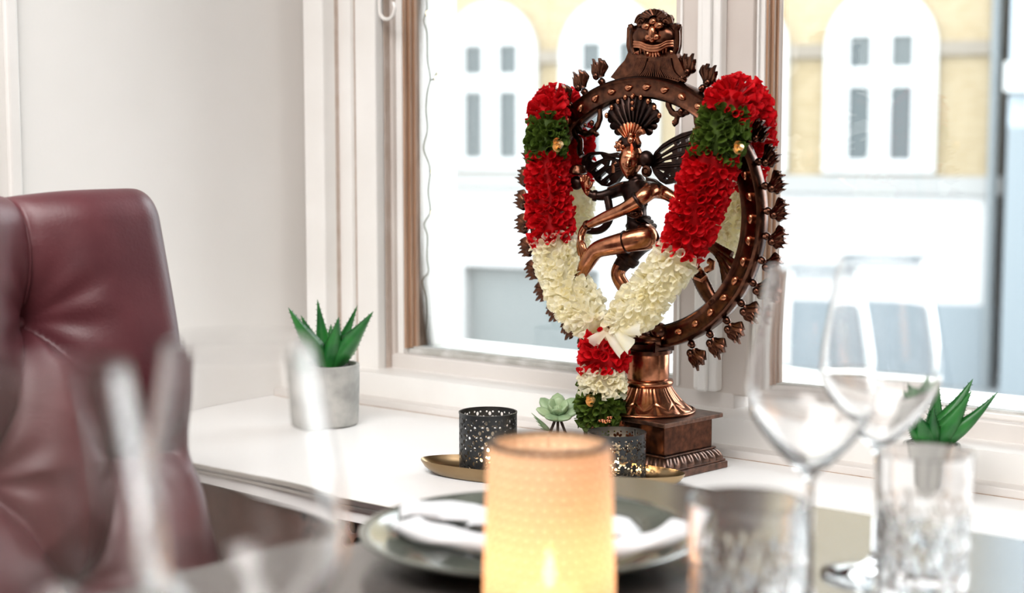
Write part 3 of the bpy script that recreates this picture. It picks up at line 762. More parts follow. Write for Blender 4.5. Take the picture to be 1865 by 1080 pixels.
# --- sash and tassel at lower right
for ex, ey in ((1332, 466), (1337, 482), (1331, 497), (1322, 514)):
    pts = catmull([(1276, 452), (1297, 446+(ey-466)*.18), (1314, 455+(ey-466)*.45), (ex, ey)], 7)
    n = len(pts); b = MB().tube([SP(x, y, .004) for x, y in pts], [.0034+.0030*k/n+.0006*(k % 2) for k in range(n)], 8, ell=.6)
    b.build('sash', 'bronze', stt, smooth=60)
MB().tube([SP(x, y, .008) for x, y in ((1286, 492), (1296, 487), (1297, 478), (1291, 475))], .0045, 8).build('sash_curl', 'copper', stt)
pts = catmull([(1262, 487), (1272, 502), (1281, 520), (1291, 538), (1301, 552)], 7); n = len(pts)
MB().tube([SP(x, y, .006) for x, y in pts], [.0085+.003*math.sin(k*PI/n)+.0006*(k % 2) for k in range(n)], 12, ell=.6).build('tassel', 'bronze', stt, smooth=60)
for q in (0, 10):
    MB().tube([SP(1256+q, 492+q*1.4, .012), SP(1268+q, 497+q*1.4, .015), SP(1278+q, 489+q*1.4, .012)], .0026, 8).build('tassel_band', 'copper', stt)
# --- hair wings
def sxz(p, off=0.0): v = SP(p[0], p[1], off); return (v.x, v.z)
def grow(h, k):
    cx = sum(p[0] for p in h)/len(h); cy_ = sum(p[1] for p in h)/len(h)
    return [sxz((cx+(p[0]-cx)*k, cy_+(p[1]-cy_)*k)) for p in h]
wl = [(1137, 317), (1126, 332), (1112, 340), (1099, 338), (1088, 329), (1081, 317), (1070, 310), (1062, 298), (1064, 286), (1076, 278), (1096, 276), (1112, 280), (1128, 277), (1140, 283)]
hl = [[(1078, 290), (1082, 284), (1095, 282), (1099, 288), (1086, 294)], [(1086, 306), (1096, 298), (1102, 302), (1090, 311)], [(1095, 323), (1105, 314), (1110, 318), (1099, 327)], [(1106, 331), (1112, 325), (1114, 330), (1109, 335)], [(1120, 287), (1130, 282), (1132, 290), (1122, 291)], [(1110, 294), (1117, 292), (1114, 306), (1108, 302)]]
def dome(cx, cz, off0, k):
    return lambda x, y, d: Vector((x, d-off0, y))
MB().prism([sxz(p) for p in wl], lambda x, y, d: Vector((x, d, y)), -.004, .003, [grow(h, 1.25) for h in hl]).build('hair_wing', 'dark_bronze', stt, smooth=30)
wr = [(1186, 296), (1196, 276), (1210, 262), (1226, 252), (1246, 242), (1266, 237), (1270, 250), (1268, 268), (1258, 284), (1250, 300), (1240, 320), (1228, 333), (1216, 336), (1205, 330), (1194, 316)]
hr = [[(1203, 277), (1226, 262), (1229, 266), (1208, 280)], [(1205, 286), (1224, 276), (1226, 280), (1210, 288)], [(1208, 293), (1224, 290), (1225, 294), (1210, 296)], [(1200, 309), (1212, 312), (1210, 316), (1202, 314)], [(1212, 324), (1223, 316), (1223, 321), (1216, 328)], [(1236, 260), (1242, 254), (1243, 260), (1238, 264)], [(1238, 271), (1244, 268), (1243, 275), (1238, 276)], [(1232, 282), (1240, 283), (1237, 290), (1231, 288)], [(1252, 252), (1262, 246), (1262, 254), (1254, 258)], [(1232, 300), (1237, 298), (1236, 305), (1232, 308)]]
MB().prism([sxz(p) for p in wr], lambda x, y, d: Vector((x, d, y)), -.004, .003, [grow(h, 1.25) for h in hr]).build('hair_wing', 'dark_bronze', stt, smooth=30)
for pts in ([(1066, 292), (1072, 281), (1096, 279), (1114, 284), (1138, 286)], [(1076, 310), (1096, 294), (1110, 290), (1130, 293)], [(1086, 322), (1100, 311), (1114, 303), (1130, 300)], [(1098, 334), (1110, 321), (1120, 312), (1132, 308)],
            [(1190, 286), (1206, 268), (1232, 253), (1264, 241)], [(1192, 293), (1208, 282), (1232, 269), (1262, 262)], [(1194, 299), (1210, 291), (1230, 285), (1254, 280)], [(1196, 305), (1212, 303), (1230, 302), (1246, 300)], [(1198, 311), (1212, 320), (1224, 324), (1236, 320)]):
    c = catmull(pts, 5); MB().tube([SP(x, y, .004) for x, y in c], .0021, 7).build('hair_lock', 'dark_bronze', stt)
# --- headdress: big ribbed fan
def fan(name, cx, cy_, r0, rx, ry, a0, a1, lobes, off, thick, m, amp=.06):
    b = MB(); nu = lobes*8+1; nv = 12
    def pt(u_, v_, side):
        a = a0+(a1-a0)*u_; l = abs(math.sin(u_*lobes*PI)); R_ = 1+amp*(l**.6)-amp
        rr2 = r0+(1-r0)*v_
        x = cx+rx*rr2*R_*math.sin(a); y = cy_-ry*rr2*R_*math.cos(a)
        d = off+side*(thick*(.4+.6*math.sin(min(1, v_*1.05)*PI*.85+.25))*(.6+.4*l))
        return SP(x, y, d)
    vs = [pt(i/(nu-1), j/(nv-1), 1) for i in range(nu) for j in range(nv)]+[pt(i/(nu-1), j/(nv-1), -.7) for i in range(nu) for j in range(nv)]
    n0 = nu*nv; fs = [(i*nv+j, (i+1)*nv+j, (i+1)*nv+j+1, i*nv+j+1) for i in range(nu-1) for j in range(nv-1)]
    fs += [tuple(n0+q for q in f[::-1]) for f in fs]
    rim = [(i, 0) for i in range(nu)]+[(nu-1, j) for j in range(1, nv)]+[(i, nv-1) for i in range(nu-2, -1, -1)]+[(0, j) for j in range(nv-2, 0, -1)]
    ids = [i*nv+j for i, j in rim]
    for k in range(len(ids)): a_, c_ = ids[k], ids[(k+1) % len(ids)]; fs.append((a_, n0+a_, n0+c_, c_))
    return b.add(vs, fs).build(name, m, stt, smooth=60)
hd = fan('headdress', 1153, 252, .05, 56, 80, -1.05, 1.05, 9, .008, .007, 'dark_bronze')
fan('headdress', 1154, 213, .1, 48, 44, -2.55, 2.55, 15, .004, .006, 'dark_bronze', .09)
for k in range(9):
    a = -1.0+2.0*(k+.0)/8; x = 1153+57*math.sin(a); y = 252-77*math.cos(a)
    MB().ball(SP(x, y, .014), .0034, .003, .0042, 8, 6).build('headdress_bead', 'copper', hd, smooth=180)
fan('crown_fan', 1148, 262, .15, 32, 40, -.95, 1.0, 9, .018, .005, 'copper', .08)
for k in range(3):
    MB().ball(SP(1152, 176+k*11, .016), .003, .003, .003, 8, 6).build('headdress_bead', 'copper', hd, smooth=180)
MB().tube([SP(x, y, .024) for x, y in catmull([(1165, 262), (1160, 250), (1164, 240), (1170, 238), (1173, 244)], 4)], .0032, 8).build('crown_snake', 'copper', stt)
MB().ball(SP(1149, 255, .026), .0058, .005, .0056, 14, 10).ball(SP(1149, 246, .026), .0038, .0035, .004).build('crown_jewel', 'copper', stt, smooth=180)
b = MB().ball(SP(1128, 266, .024), .0062, .005, .0075, 14, 10)
for k in range(6): b.ball(SP(1128+7*math.cos(k), 266+8*math.sin(k), .027), .0024)
b.build('crown_flower', 'copper', stt, smooth=180)
MB().ball(SP(1146, 262, .014), .020, .012, .012, 18, 12).build('hair_bun', 'dark_bronze', stt, smooth=180)
# --- head with face (sculpted, eyes nose and lips in relief)
def head():
    b = MB(); c = SP(1149, 294, .016); nu, nv = 56, 48
    fx = math.radians(31)   # face turned slightly
    def g(a, s, w_): return math.exp(-((a-s)/w_)**2)
    def pt(u_, v_):
        th = PI*v_; ph = 2*PI*u_-PI
        x = math.sin(th)*math.sin(ph); y = -math.sin(th)*math.cos(ph); z = math.cos(th)
        rx, ry, rz = .0165, .0185, .0245
        if z < 0: k = 1-.42*(-z)**1.6; rx *= k; ry *= (1-.15*(-z))
        d = 0; H = z; X = math.sin(th)*math.sin(ph)
        if y < 0:
            d += .0046*g(X, 0, .13)*(g(H, -.10, .20))        # nose
            d += .0016*g(X, 0, .22)*g(H, -.20, .09)            # nostrils
            d -= .0022*(g(X, .40, .20)+g(X, -.40, .20))*g(H, .10, .12)     # sockets
            d += .0018*(g(X, .40, .15)+g(X, -.40, .15))*g(H, .08, .06)     # closed lids
            d += .0018*(g(X, .40, .26)+g(X, -.40, .26))*g(H, .26, .05)     # brows
            d += .0020*g(X, 0, .22)*g(H, -.45, .05)+.0022*g(X, 0, .17)*g(H, -.57, .05)   # lips
            d -= .0012*g(X, 0, .25)*g(H, -.51, .025)
            d += .0022*g(X, 0, .2)*g(H, -.85, .12)            # chin
            d += .0012*(g(X, .6, .2)+g(X, -.6, .2))*g(H, -.2, .2)
            if H > .42: d += .0012*abs(math.sin(X*18))*g(H, .55, .14)   # diadem
        v = Vector((x*(rx+d*.4), y*(ry+d), z*rz))
        v = Matrix.Rotation(fx, 3, 'Z') @ Matrix.Rotation(math.radians(8), 3, 'Y') @ v
        return c+v
    b.grid(nu, nv, pt, wrapu=True)
    return b.build('head', 'copper', stt, smooth=180)
hdo = head()
MB().tube([SP(1150, 262, .038), SP(1151, 270, .0385), SP(1150, 279, .0375)], [.0012, .0028, .0010], 8, ell=.5).build('forehead_mark', 'vermilion', hdo)
b = MB()
for x, y in ((1175, 314), ): b.lathe([(0, -.002), (.0075, -.002), (.0078, .002), (.005, .003), (.0045, .001), (.003, .003), (0, .003)], 18)
b.v = [SP(1178, 312, .026)+Vector((v.x, -v.z, v.y)) for v in b.v]; b.build('earring', 'bronze', hdo)
MB().tube([SP(1122, 296, .02), SP(1116, 300, .02), SP(1117, 315, .02)], .0022, 6).build('earring', 'copper', hdo)
MB().ball(SP(1177, 290, .012), .011, .010, .012, 14, 10).build('hair_knot', 'dark_bronze', stt, smooth=180)

# --- body: one continuous skinned figure
def skin(name, verts, edges, m, sub=2, root=0):
    me = bpy.data.meshes.new(name); me.from_pydata([v[0] for v in verts], edges, [])
    o = bpy.data.objects.new(name, me); COL.objects.link(o)
    md = o.modifiers.new('skin', 'SKIN'); md.use_smooth_shade = True; md.branch_smoothing = .3
    sv = me.skin_vertices[0].data
    for i, v in enumerate(verts):
        r = v[1]; sv[i].radius = (r, r) if not isinstance(r, tuple) else r; sv[i].use_root = (i == root)
    ms = o.modifiers.new('sub', 'SUBSURF'); ms.levels = sub; ms.render_levels = sub
    bpy.context.view_layer.update()
    dg = bpy.context.evaluated_depsgraph_get(); ev = o.evaluated_get(dg)
    nm = bpy.data.meshes.new_from_object(ev); COL.objects.unlink(o); bpy.data.objects.remove(o)
    nm.materials.clear(); nm.materials.append(M[m]); nm.shade_smooth()
    o2 = bpy.data.objects.new(name, nm); COL.objects.link(o2); o2.parent = stt
    return o2
V_ = []; E_ = []; ID = {}
def jv(k, x, y, off, r, par=None):
    ID[k] = len(V_); V_.append((SP(x, y, off), r))
    if par is not None: E_.append((ID[par], ID[k]))
jv('hip', 1170, 425, .006, .0195)
jv('waist', 1159, 395, .006, .0140, 'hip'); jv('belly', 1158, 378, .008, .0165, 'waist'); jv('chest', 1163, 350, .008, .0215, 'belly'); jv('neckb', 1160, 330, .008, .0120, 'chest'); jv('neck', 1154, 316, .012, .0085, 'neckb')
jv('shR', 1190, 342, .014, .0125, 'chest'); jv('shL', 1136, 340, .004, .0115, 'chest')
# front arm crossing the body (hand hanging like an elephant trunk)
jv('a1', 1180, 352, .040, .0115, 'shR'); jv('a2', 1160, 366, .048, .0105, 'a1'); jv('a3', 1138, 380, .052, .0090, 'a2'); jv('a4', 1100, 396, .052, .0078, 'a3'); jv('a5', 1067, 412, .050, .0056, 'a4')
jv('h1', 1059, 424, .050, .0062, 'a5'); jv('h2', 1056, 436, .050, .0075, 'h1')
# back left arm, hand raised
jv('b1', 1118, 350, .010, .0090, 'shL'); jv('b2', 1098, 358, .018, .0078, 'b1'); jv('b3', 1080, 356, .026, .0062, 'b2'); jv('b4', 1068, 350, .030, .0060, 'b3'); jv('b5', 1065, 340, .032, .0082, 'b4')
# rear right arm going behind the garland
jv('c1', 1212, 352, .006, .0095, 'shR'); jv('c2', 1236, 366, .002, .0085, 'c1'); jv('c3', 1262, 384, .0, .0070, 'c2'); jv('c4', 1285, 372, .0, .0060, 'c3')
# raised leg
jv('l1', 1184, 432, .030, .0185, 'hip'); jv('l2', 1150, 438, .045, .0160, 'l1'); jv('l3', 1118, 446, .052, .0145, 'l2'); jv('l4', 1086, 454, .055, .0128, 'l3'); jv('l5', 1074, 470, .055, .0125, 'l4'); jv('l6', 1064, 488, .055, .0108, 'l5'); jv('l7', 1056, 506, .055, .0075, 'l6'); jv('l8', 1042, 520, .058, .0075, 'l7')
# standing leg
jv('m1', 1158, 455, .006, .0165, 'hip'); jv('m2', 1140, 474, .014, .0140, 'm1'); jv('m3', 1121, 497, .022, .0112, 'm2'); jv('m4', 1131, 514, .020, .0110, 'm3'); jv('m5', 1148, 542, .012, .0088, 'm4'); jv('m6', 1160, 572, .006, .0065, 'm5'); jv('m7', 1166, 592, .004, .0080, 'm6'); jv('m8', 1150, 602, .022, .0070, 'm7')
for q, (dx_, ln, do) in enumerate(((-4, 34, 0), (-1, 38, .004), (3, 37, .008), (6, 32, .011))):
    jv('f%d' % q, 1056+dx_*.8, 448, .048+do, .0026, 'h2'); jv('g%d' % q, 1058+dx_, 436+ln*.65, .047+do, .0024, 'f%d' % q); jv('k%d' % q, 1060+dx_, 438+ln, .044+do, .0019, 'g%d' % q)
jv('th1', 1064, 444, .058, .0026, 'h2'); jv('th2', 1067, 456, .060, .0020, 'th1')
for q, (dx_, ln) in enumerate(((-8, 18), (-3, 22), (2, 22), (7, 19))):
    jv('p%d' % q, 1065+dx_*.8, 331, .034, .0026, 'b5'); jv('r%d' % q, 1066+dx_, 340-ln, .034, .0021, 'p%d' % q)
jv('t1', 1075, 341, .036, .0026, 'b5'); jv('t2', 1079, 332, .038, .0020, 't1')
body = skin('body', V_, E_, 'copper')
body.data.materials.append(M['dark_bronze'])
DK = {k: 1 for k in ('hip', 'waist', 'belly', 'chest', 'neckb', 'neck', 'shR', 'shL', 'b1', 'b2', 'b3', 'm1', 'm2')}
for pf in body.data.polygons:
    kb = min(ID, key=lambda k: (V_[ID[k]][0]-pf.center).length-V_[ID[k]][1]*.6)
    pf.material_index = DK.get(kb, 0)
body['label'] = 'dancing figure with polished limbs and blackened torso'
# dark bronze dress: bodice, belt, armbands
MB().tube([SP(1140, 372, .012), SP(1150, 377, .026), SP(1164, 378, .028), SP(1178, 370, .020)], [.003, .0045, .0045, .003], 10).build('chest_band', 'dark_bronze', stt)
def band(name, k1, k2, f_, r, w_=.004, m='bronze'):
    p = V_[ID[k1]][0].lerp(V_[ID[k2]][0], f_); d = (V_[ID[k2]][0]-V_[ID[k1]][0]).normalized()
    MB().tube([p-d*w_, p-d*w_*.4, p+d*w_*.4, p+d*w_], [r*.97, r*1.06, r*1.06, r*.97], 20).build(name, m, stt)
band('thigh_band', 'l2', 'l3', .3, .0150, .0008, 'dark_bronze'); band('knee_band', 'm1', 'm2', .7, .0158, .005, 'dark_bronze'); band('knee_band', 'm2', 'm3', .0, .0152, .003, 'dark_bronze')
band('bracelet', 'a4', 'a5', .9, .0068, .003); band('armband', 'a1', 'a2', .9, .0116, .0025, 'dark_bronze'); band('bracelet', 'b2', 'b3', .8, .0075, .003, 'dark_bronze'); band('ankle_ring', 'l6', 'l7', .9, .0088, .003)
b = MB(); hip = V_[ID['hip']][0]; wst = V_[ID['waist']][0]
for t_, rr in ((.15, .0200), (.42, .0178), (.68, .0162)):
    p = hip.lerp(wst, t_); ax = (wst-hip).normalized(); sid = ax.cross(Vector((0, 1, 0))).normalized(); fw_ = sid.cross(ax)
    b.tube([p+sid*rr*math.cos(a)+fw_*rr*math.sin(a) for a in [2*PI*k/24 for k in range(25)]], .0024, 8)
b.build('belt', 'dark_bronze', stt)
b = MB()
for k in range(18):
    f_ = k/17; b.ball(SP(1108+26*f_, 343-9*f_, .022+.002*f_), .0018)
b.build('bead_string', 'bronze', stt)
b = MB().tube([SP(x, y, .030) for x, y in catmull([(1140, 388), (1150, 394), (1160, 396), (1168, 390), (1162, 382), (1152, 384)], 4)], .0022, 7)
b.ball(SP(1157, 391, .026), .008, .005, .007); b.build('belt_buckle', 'bronze', stt)
MB().tube([SP(x, y, .020) for x, y in catmull([(1150, 408), (1166, 404), (1180, 412), (1192, 424), (1198, 440)], 5)], .0042, 8).build('waist_sash', 'bronze', stt)
MB().prism([sxz(p) for p in [(1186, 322), (1200, 326), (1218, 340), (1214, 350), (1200, 344), (1188, 336)]], lambda x, y, d: Vector((x, d, y)), -.012, -.006).build('shoulder_sash', 'dark_bronze', stt)
pts = catmull([(1106, 358), (1110, 380), (1110, 400), (1100, 415), (1085, 421), (1066, 419)], 6)
n = len(pts); MB().tube([SP(x, y, .030) for x, y in pts], [.0055-.0008*k/n+.0002*(k % 2) for k in range(n)], 10).build('snake', 'dark_bronze', stt)
b = MB().lathe([(0, .012), (.009, .010), (.0125, .004), (.013, 0), (.010, -.002), (0, -.003)], 20); b.v = [v+SP(1053, 315, .028) for v in b.v]; b.build('fire_bowl', 'bronze', stt)
MB().ball(SP(1050, 333, .024), .011, .008, .010).build('drum', 'dark_bronze', stt, smooth=180)
b = MB().ball(SP(1172, 612, 0), .036, .020, .017, 24, 14); b.build('crouching_figure', 'dark_bronze', stt, smooth=180)
b = MB().ball(SP(1200, 603, .008), .014, .012, .012, 16, 10).ball(SP(1150, 606, .008), .013, .012, .011, 16, 10).tube([SP(1130, 622, .012), SP(1165, 616, .02), SP(1205, 622, .012)], [.006, .009, .006], 10); b.build('crouching_figure_limbs', 'bronze', stt, smooth=180)
MB().box(-.030, .030, -.020, .020, zplt-.002, zplt+.012).build('ring_socket', 'bronze', stt, smooth=0)

# ================================================================== GARLAND
ga = thing('flower_garland', 'ribbon garland of red, cream and green ruffles hung over the statue ring', 'garland', SB, -THS)
def strand(pts):   # pts (px, py, off, radius)
    c = catmull([(*SP(x, y, o_), r) for x, y, o_, r in pts], 8)
    return [(Vector(q[:3]), q[3]) for q in c]
def ruffle(name, pts, m, seed, dens=.0094, label=None, core=.62):
    rnd = random.Random(seed); P_ = strand(pts); b = MB()
    b.tube([p for p, r in P_], [r*core for p, r in P_], 12)
    L_ = [0]
    for k in range(1, len(P_)): L_.append(L_[-1]+(P_[k][0]-P_[k-1][0]).length)
    tot = L_[-1]; rows = max(2, int(tot/dens)); 
    for i in range(rows+1):
        l = .0045+(tot-.009)*i/rows; k = 0
        while k < len(P_)-2 and L_[k+1] < l: k += 1
        f_ = (l-L_[k])/max(1e-9, L_[k+1]-L_[k]); p = P_[k][0].lerp(P_[k+1][0], f_); R_ = P_[k][1]+(P_[k+1][1]-P_[k][1])*f_
        d = (P_[k+1][0]-P_[k][0]).normalized(); e1 = d.orthogonal().normalized(); e2 = d.cross(e1)
        cnt = int(2*PI*R_/dens*.92)
        for q in range(cnt):
            a = 2*PI*(q+rnd.random()*.7+(i % 2)*.5)/cnt
            rad = e1*math.cos(a)+e2*math.sin(a)
            endk = (-.45 if i == 0 else (.45 if i == rows else 0))
            dr = (rad+d*(rnd.uniform(-.25, .30)+endk)+e1*rnd.uniform(-.3, .3)).normalized()
            c0 = p+d*rnd.uniform(-.4, .4)*dens+rad*R_*core*.9
            Ln = R_*(1-core*.9)*rnd.uniform(.85, 1.25)+.002; rf = dens*rnd.uniform(.42, .74)
            x1 = dr.orthogonal().normalized(); x2 = dr.cross(x1); ro = rnd.uniform(0, 2*PI); sq = rnd.uniform(.5, 1.0); arc = rnd.uniform(1.6, 2.35)*PI
            vs = []; ns = 12
            for j, (ff, hh) in enumerate(((.30, 0), (.62, .55), (.95, .95), (1.12, 1.05))):
                for s_ in range(ns):
                    t = ro+arc*s_/(ns-1); rr2 = rf*ff*(.86+.24*s_/ns+.07*math.sin(t*2+q)*(j > 1))
                    vs.append(c0+dr*(Ln*hh+.0008*math.sin(t*2+i)*j*.5)+x1*(rr2*math.cos(t))+x2*(rr2*sq*math.sin(t)))
            b.add(vs, [(j*ns+s_, j*ns+s_+1, (j+1)*ns+s_+1, (j+1)*ns+s_) for j in range(3) for s_ in range(ns-1)])
    o = b.build(name, m, ga, smooth=180, fixn=False)
    if label: o['label'] = label
    return o
R0 = .0285
FL = [(1012, 180, .000, .020), (1002, 196, .022, .026), (998, 222, .036, .026), (995, 258, .044, .027), (997, 285, .047, .027), (997, 340, .050, .029), (1002, 395, .054, .030), (1006, 440, .056, .030), (1018, 480, .058, .030), (1038, 530, .064, .031), (1062, 570, .070, .030), (1084, 596, .074, .018)]
FR = [(1346, 168, .000, .022), (1335, 186, .024, .032), (1322, 210, .036, .031), (1313, 245, .044, .031), (1302, 282, .048, .031), (1282, 340, .052, .032), (1264, 400, .056, .030), (1240, 455, .060, .028), (1216, 490, .063, .027), (1188, 528, .067, .028), (1154, 568, .072, .028), (1120, 596, .074, .018)]
LB = [(1018, 178, -.004, .020), (1040, 205, -.030, .022), (1050, 245, -.046, .022), (1052, 300, -.050, .022), (1050, 330, -.050, .022), (1052, 370, -.050, .022), (1048, 420, -.050, .022), (1036, 470, -.050, .020)]
RBk = [(1356, 170, -.004, .022), (1372, 205, -.032, .024), (1376, 245, -.048, .024), (1368, 290, -.050, .023), (1350, 330, -.050, .024), (1338, 370, -.050, .026), (1333, 420, -.050, .026), (1326, 462, -.050, .022)]
ruffle('red_ruffle', FL[0:3], 'red', 1); ruffle('green_ruffle', FL[2:5], 'green', 2); ruffle('red_ruffle', FL[4:8], 'red', 3); ruffle('cream_ruffle', FL[7:12], 'cream', 4)
ruffle('red_ruffle', FR[0:3], 'red', 5, dens=.0095); ruffle('green_ruffle', FR[2:5], 'green', 6); ruffle('red_ruffle', FR[4:8], 'red', 7); ruffle('cream_ruffle', FR[7:12], 'cream', 8)
ruffle('red_ruffle', LB[0:5], 'red', 9, .0095); ruffle('cream_ruffle', LB[4:8], 'cream', 10, .0095)
ruffle('red_ruffle', RBk[0:5], 'red', 11, .0095); ruffle('cream_ruffle', RBk[4:8], 'cream', 12, .0095)
ruffle('red_ruffle', [(1100, 612, .078, .020), (1101, 636, .080, .031), (1100, 668, .082, .031)], 'red', 13)
ruffle('cream_ruffle', [(1098, 676, .083, .029), (1096, 712, .084, .030)], 'cream', 14, .0075, core=.7)
ruffle('green_ruffle', [(1094, 714, .082, .030), (1092, 742, .078, .030), (1090, 766, .072, .027)], 'green', 15)
# ribbon bow at the knot
for k, (x0, y0, x1, y1) in enumerate(((1094, 600, 1128, 622), (1110, 604, 1166, 594), (1100, 596, 1136, 640), (1120, 598, 1150, 632), (1104, 604, 1078, 628))):
    p0 = SP(x0, y0, .082+.003*k); p1 = SP(x1, y1, .088+.004*k); d = (p1-p0); sd = Vector((-d.z, 0, d.x)).normalized()
    b = MB(); b.grid(10, 5, lambda u_, v_, p0=p0, d=d, sd=sd: p0+d*u_+sd*((v_-.5)*(.008+.016*u_))+Vector((0, -.004*math.sin(u_*PI)-.003*math.sin(v_*PI*2), 0)))
    b.build('ribbon_end', 'cream', ga, smooth=180)
def rose(x, y, off, r, name='gold_rose', m='gold'):
    b = MB(); c = SP(x, y, off)
    for k in range(8):
        a = k*2.4; rr2 = r*(.25+.10*k)
        b.grid(7, 4, lambda u_, v_, a=a, rr2=rr2: c+Vector((rr2*math.cos(a+(u_-.5)*1.9)*(1+.25*v_), -(.2+.9*v_)*r*.9*(1-.06*k), rr2*math.sin(a+(u_-.5)*1.9)*(1+.25*v_))))
    b.ball(c, r*.6, r*.5, r*.6)
    return b.build(name, m, ga, smooth=180)
rose(1020, 263, .068, .0088); rose(1276, 243, .062, .0085); rose(1349, 268, .060, .0075)
g = rose(1079, 728, .110, .0075); g.scale = (1, 1, 1)
b = MB()
for k in range(12):
    b.ball(SP(1102+random.uniform(-11, 11), 764+random.uniform(-5, 6), .100+random.uniform(0, .004)), .0022)
b.build('bead_cluster', 'copper', ga, smooth=180)

# ================================================================== TRAY + HOLDERS
pA = onz(768, 852, .655); pB = onz(1247, 883, .655); TRc = (pA+pB)/2; TRc.z = .65
ang = math.atan2(pB.y-pA.y, pB.x-pA.x); TRa = (pB-pA).length/2; TRb = .056
tray = thing('brass_tray', 'oval aged brass tray under the two perforated candle holders', 'tray', TRc, ang)
b = MB()
prof = [(.0, .003), (.80, .003), (.90, .005), (.965, .012), (.995, .0175), (1.0, .019), (1.0, .017), (.97, .0095), (.905, .0015), (.86, 0), (0, 0)]
prof = [(r, z) for r, z in prof]
b.lathe(prof, 96, ex=TRa, ey=TRb); b.build('dish', 'brass', tray, smooth=60)

def perforated(name, label, cx_px, rim_y, bot_y, wpx, rows, seed, z0=.6535):
    c = onz(cx_px, bot_y, z0); Y = c.y; 
    r = wpx/2*Y/F*.99
    top = onplane(cx_px, rim_y, Vector((0, Y, 0)), Vector((0, 1, 0))).z
    H = top-z0
    th = thing(name, label, 'candle holder', (c.x, c.y, z0), seed*.4)
    per = 2*PI*r; holes = []; nc = 14; cw = per/nc; rh = (H-.012)/rows
    for j in range(rows):
        for i in range(nc):
            x = cw*(i+.5+(j % 2)*.5) % per; y = .006+rh*(j+.5)
            x = min(max(x, cw*.48), per-cw*.48) if not (cw*.45 < x < per-cw*.45) else x
            for q in range(7):
                a = 2*PI*q/7+PI/2; px_ = x+math.cos(a)*cw*.27; py_ = y+math.sin(a)*rh*.30
                ca, sa = math.cos(a), math.sin(a); l, w_ = cw*.17, cw*.118
                holes.append([(px_+ca*l*math.cos(t)-sa*w_*math.sin(t), py_+sa*l*math.cos(t)+ca*w_*math.sin(t)) for t in [2*PI*k/7 for k in range(7)]])
    ok = []
    for h in holes:
        cx_, cy_ = sum(p[0] for p in h)/7, sum(p[1] for p in h)/7
        if cy_ < .0045 or cy_ > H-.0045 or cx_ < .003 or cx_ > per-.003: continue
        if all(math.hypot(cx_-o_[0], cy_-o_[1]) > cw*.23 for o_ in ok): ok.append((cx_, cy_, h))
    # in-between small round holes
    for j in range(rows*2+1):
        for i in range(nc*2):
            x = cw*(i+.0+(j % 2)*.5)/2+cw*.25; y = .006+rh*j/2
            if 0.003 < x < per-.003 and .005 < y < H-.005 and all(math.hypot(x-o_[0], y-o_[1]) > cw*.24 for o_ in ok):
                ok.append((x, y, [(x+(.0014)*math.cos(2*PI*k/6), y+.0014*math.sin(2*PI*k/6)) for k in range(6)]))
    extra = [(per*i/72, y_) for i in range(1, 72) for y_ in (.0015, H-.0015)]
    outer = [(per*i/72, 0) for i in range(73)]+[(per*(72-i)/72, H) for i in range(73)]
    def mp3(x, y, d): a = x/r; return Vector(((r-d)*math.cos(a), (r-d)*math.sin(a), y))
    MB().prism(outer, mp3, 0, .0009, [o_[2] for o_ in ok], extra).build('perforated_wall', 'holder', th, smooth=30)
    MB().lathe([(r-.0014, H-.0012), (r+.0005, H-.0012), (r+.0005, H+.0006), (r-.0014, H+.0006)], 72, close=True).build('rim', 'holder', th)
    MB().lathe([(0, 0), (r-.0005, 0), (r-.0005, .0012), (0, .0012)], 48).build('base', 'holder', th)
    tl = thing('tealight', label.split(' perforated')[0]+' holder, lit tealight candle inside', 'candle', (c.x, c.y, z0+.0012))
    MB().lathe([(0, 0), (.019, 0), (.0195, .014), (.0188, .014), (.0185, .001), (0, .001)], 32).build('tin_cup', 'tin', tl)
    MB().lathe([(0, .001), (.0184, .001), (.0184, .0115), (.003, .011), (0, .011)], 32).build('wax', 'wax', tl)
    MB().lathe([(0, .013), (.0025, .016), (.0030, .020), (.0015, .028), (0, .032)], 12).build('flame', 'flame', tl, smooth=180)
    return th, tl, r, H
h1, t1, r1, H1 = perforated('perforated_candle_holder', 'taller left dark metal perforated candle holder on the brass tray', 889, 750, 858, 108, 5, 1)
t1['label'] = 'lit tealight inside the taller left perforated holder'
h2, t2, r2, H2 = perforated('perforated_candle_holder', 'lower right dark metal perforated candle holder beside the pedestal', 1123, 787, 872, 108, 3, 2)
t2['label'] = 'lit tealight inside the lower right perforated holder'

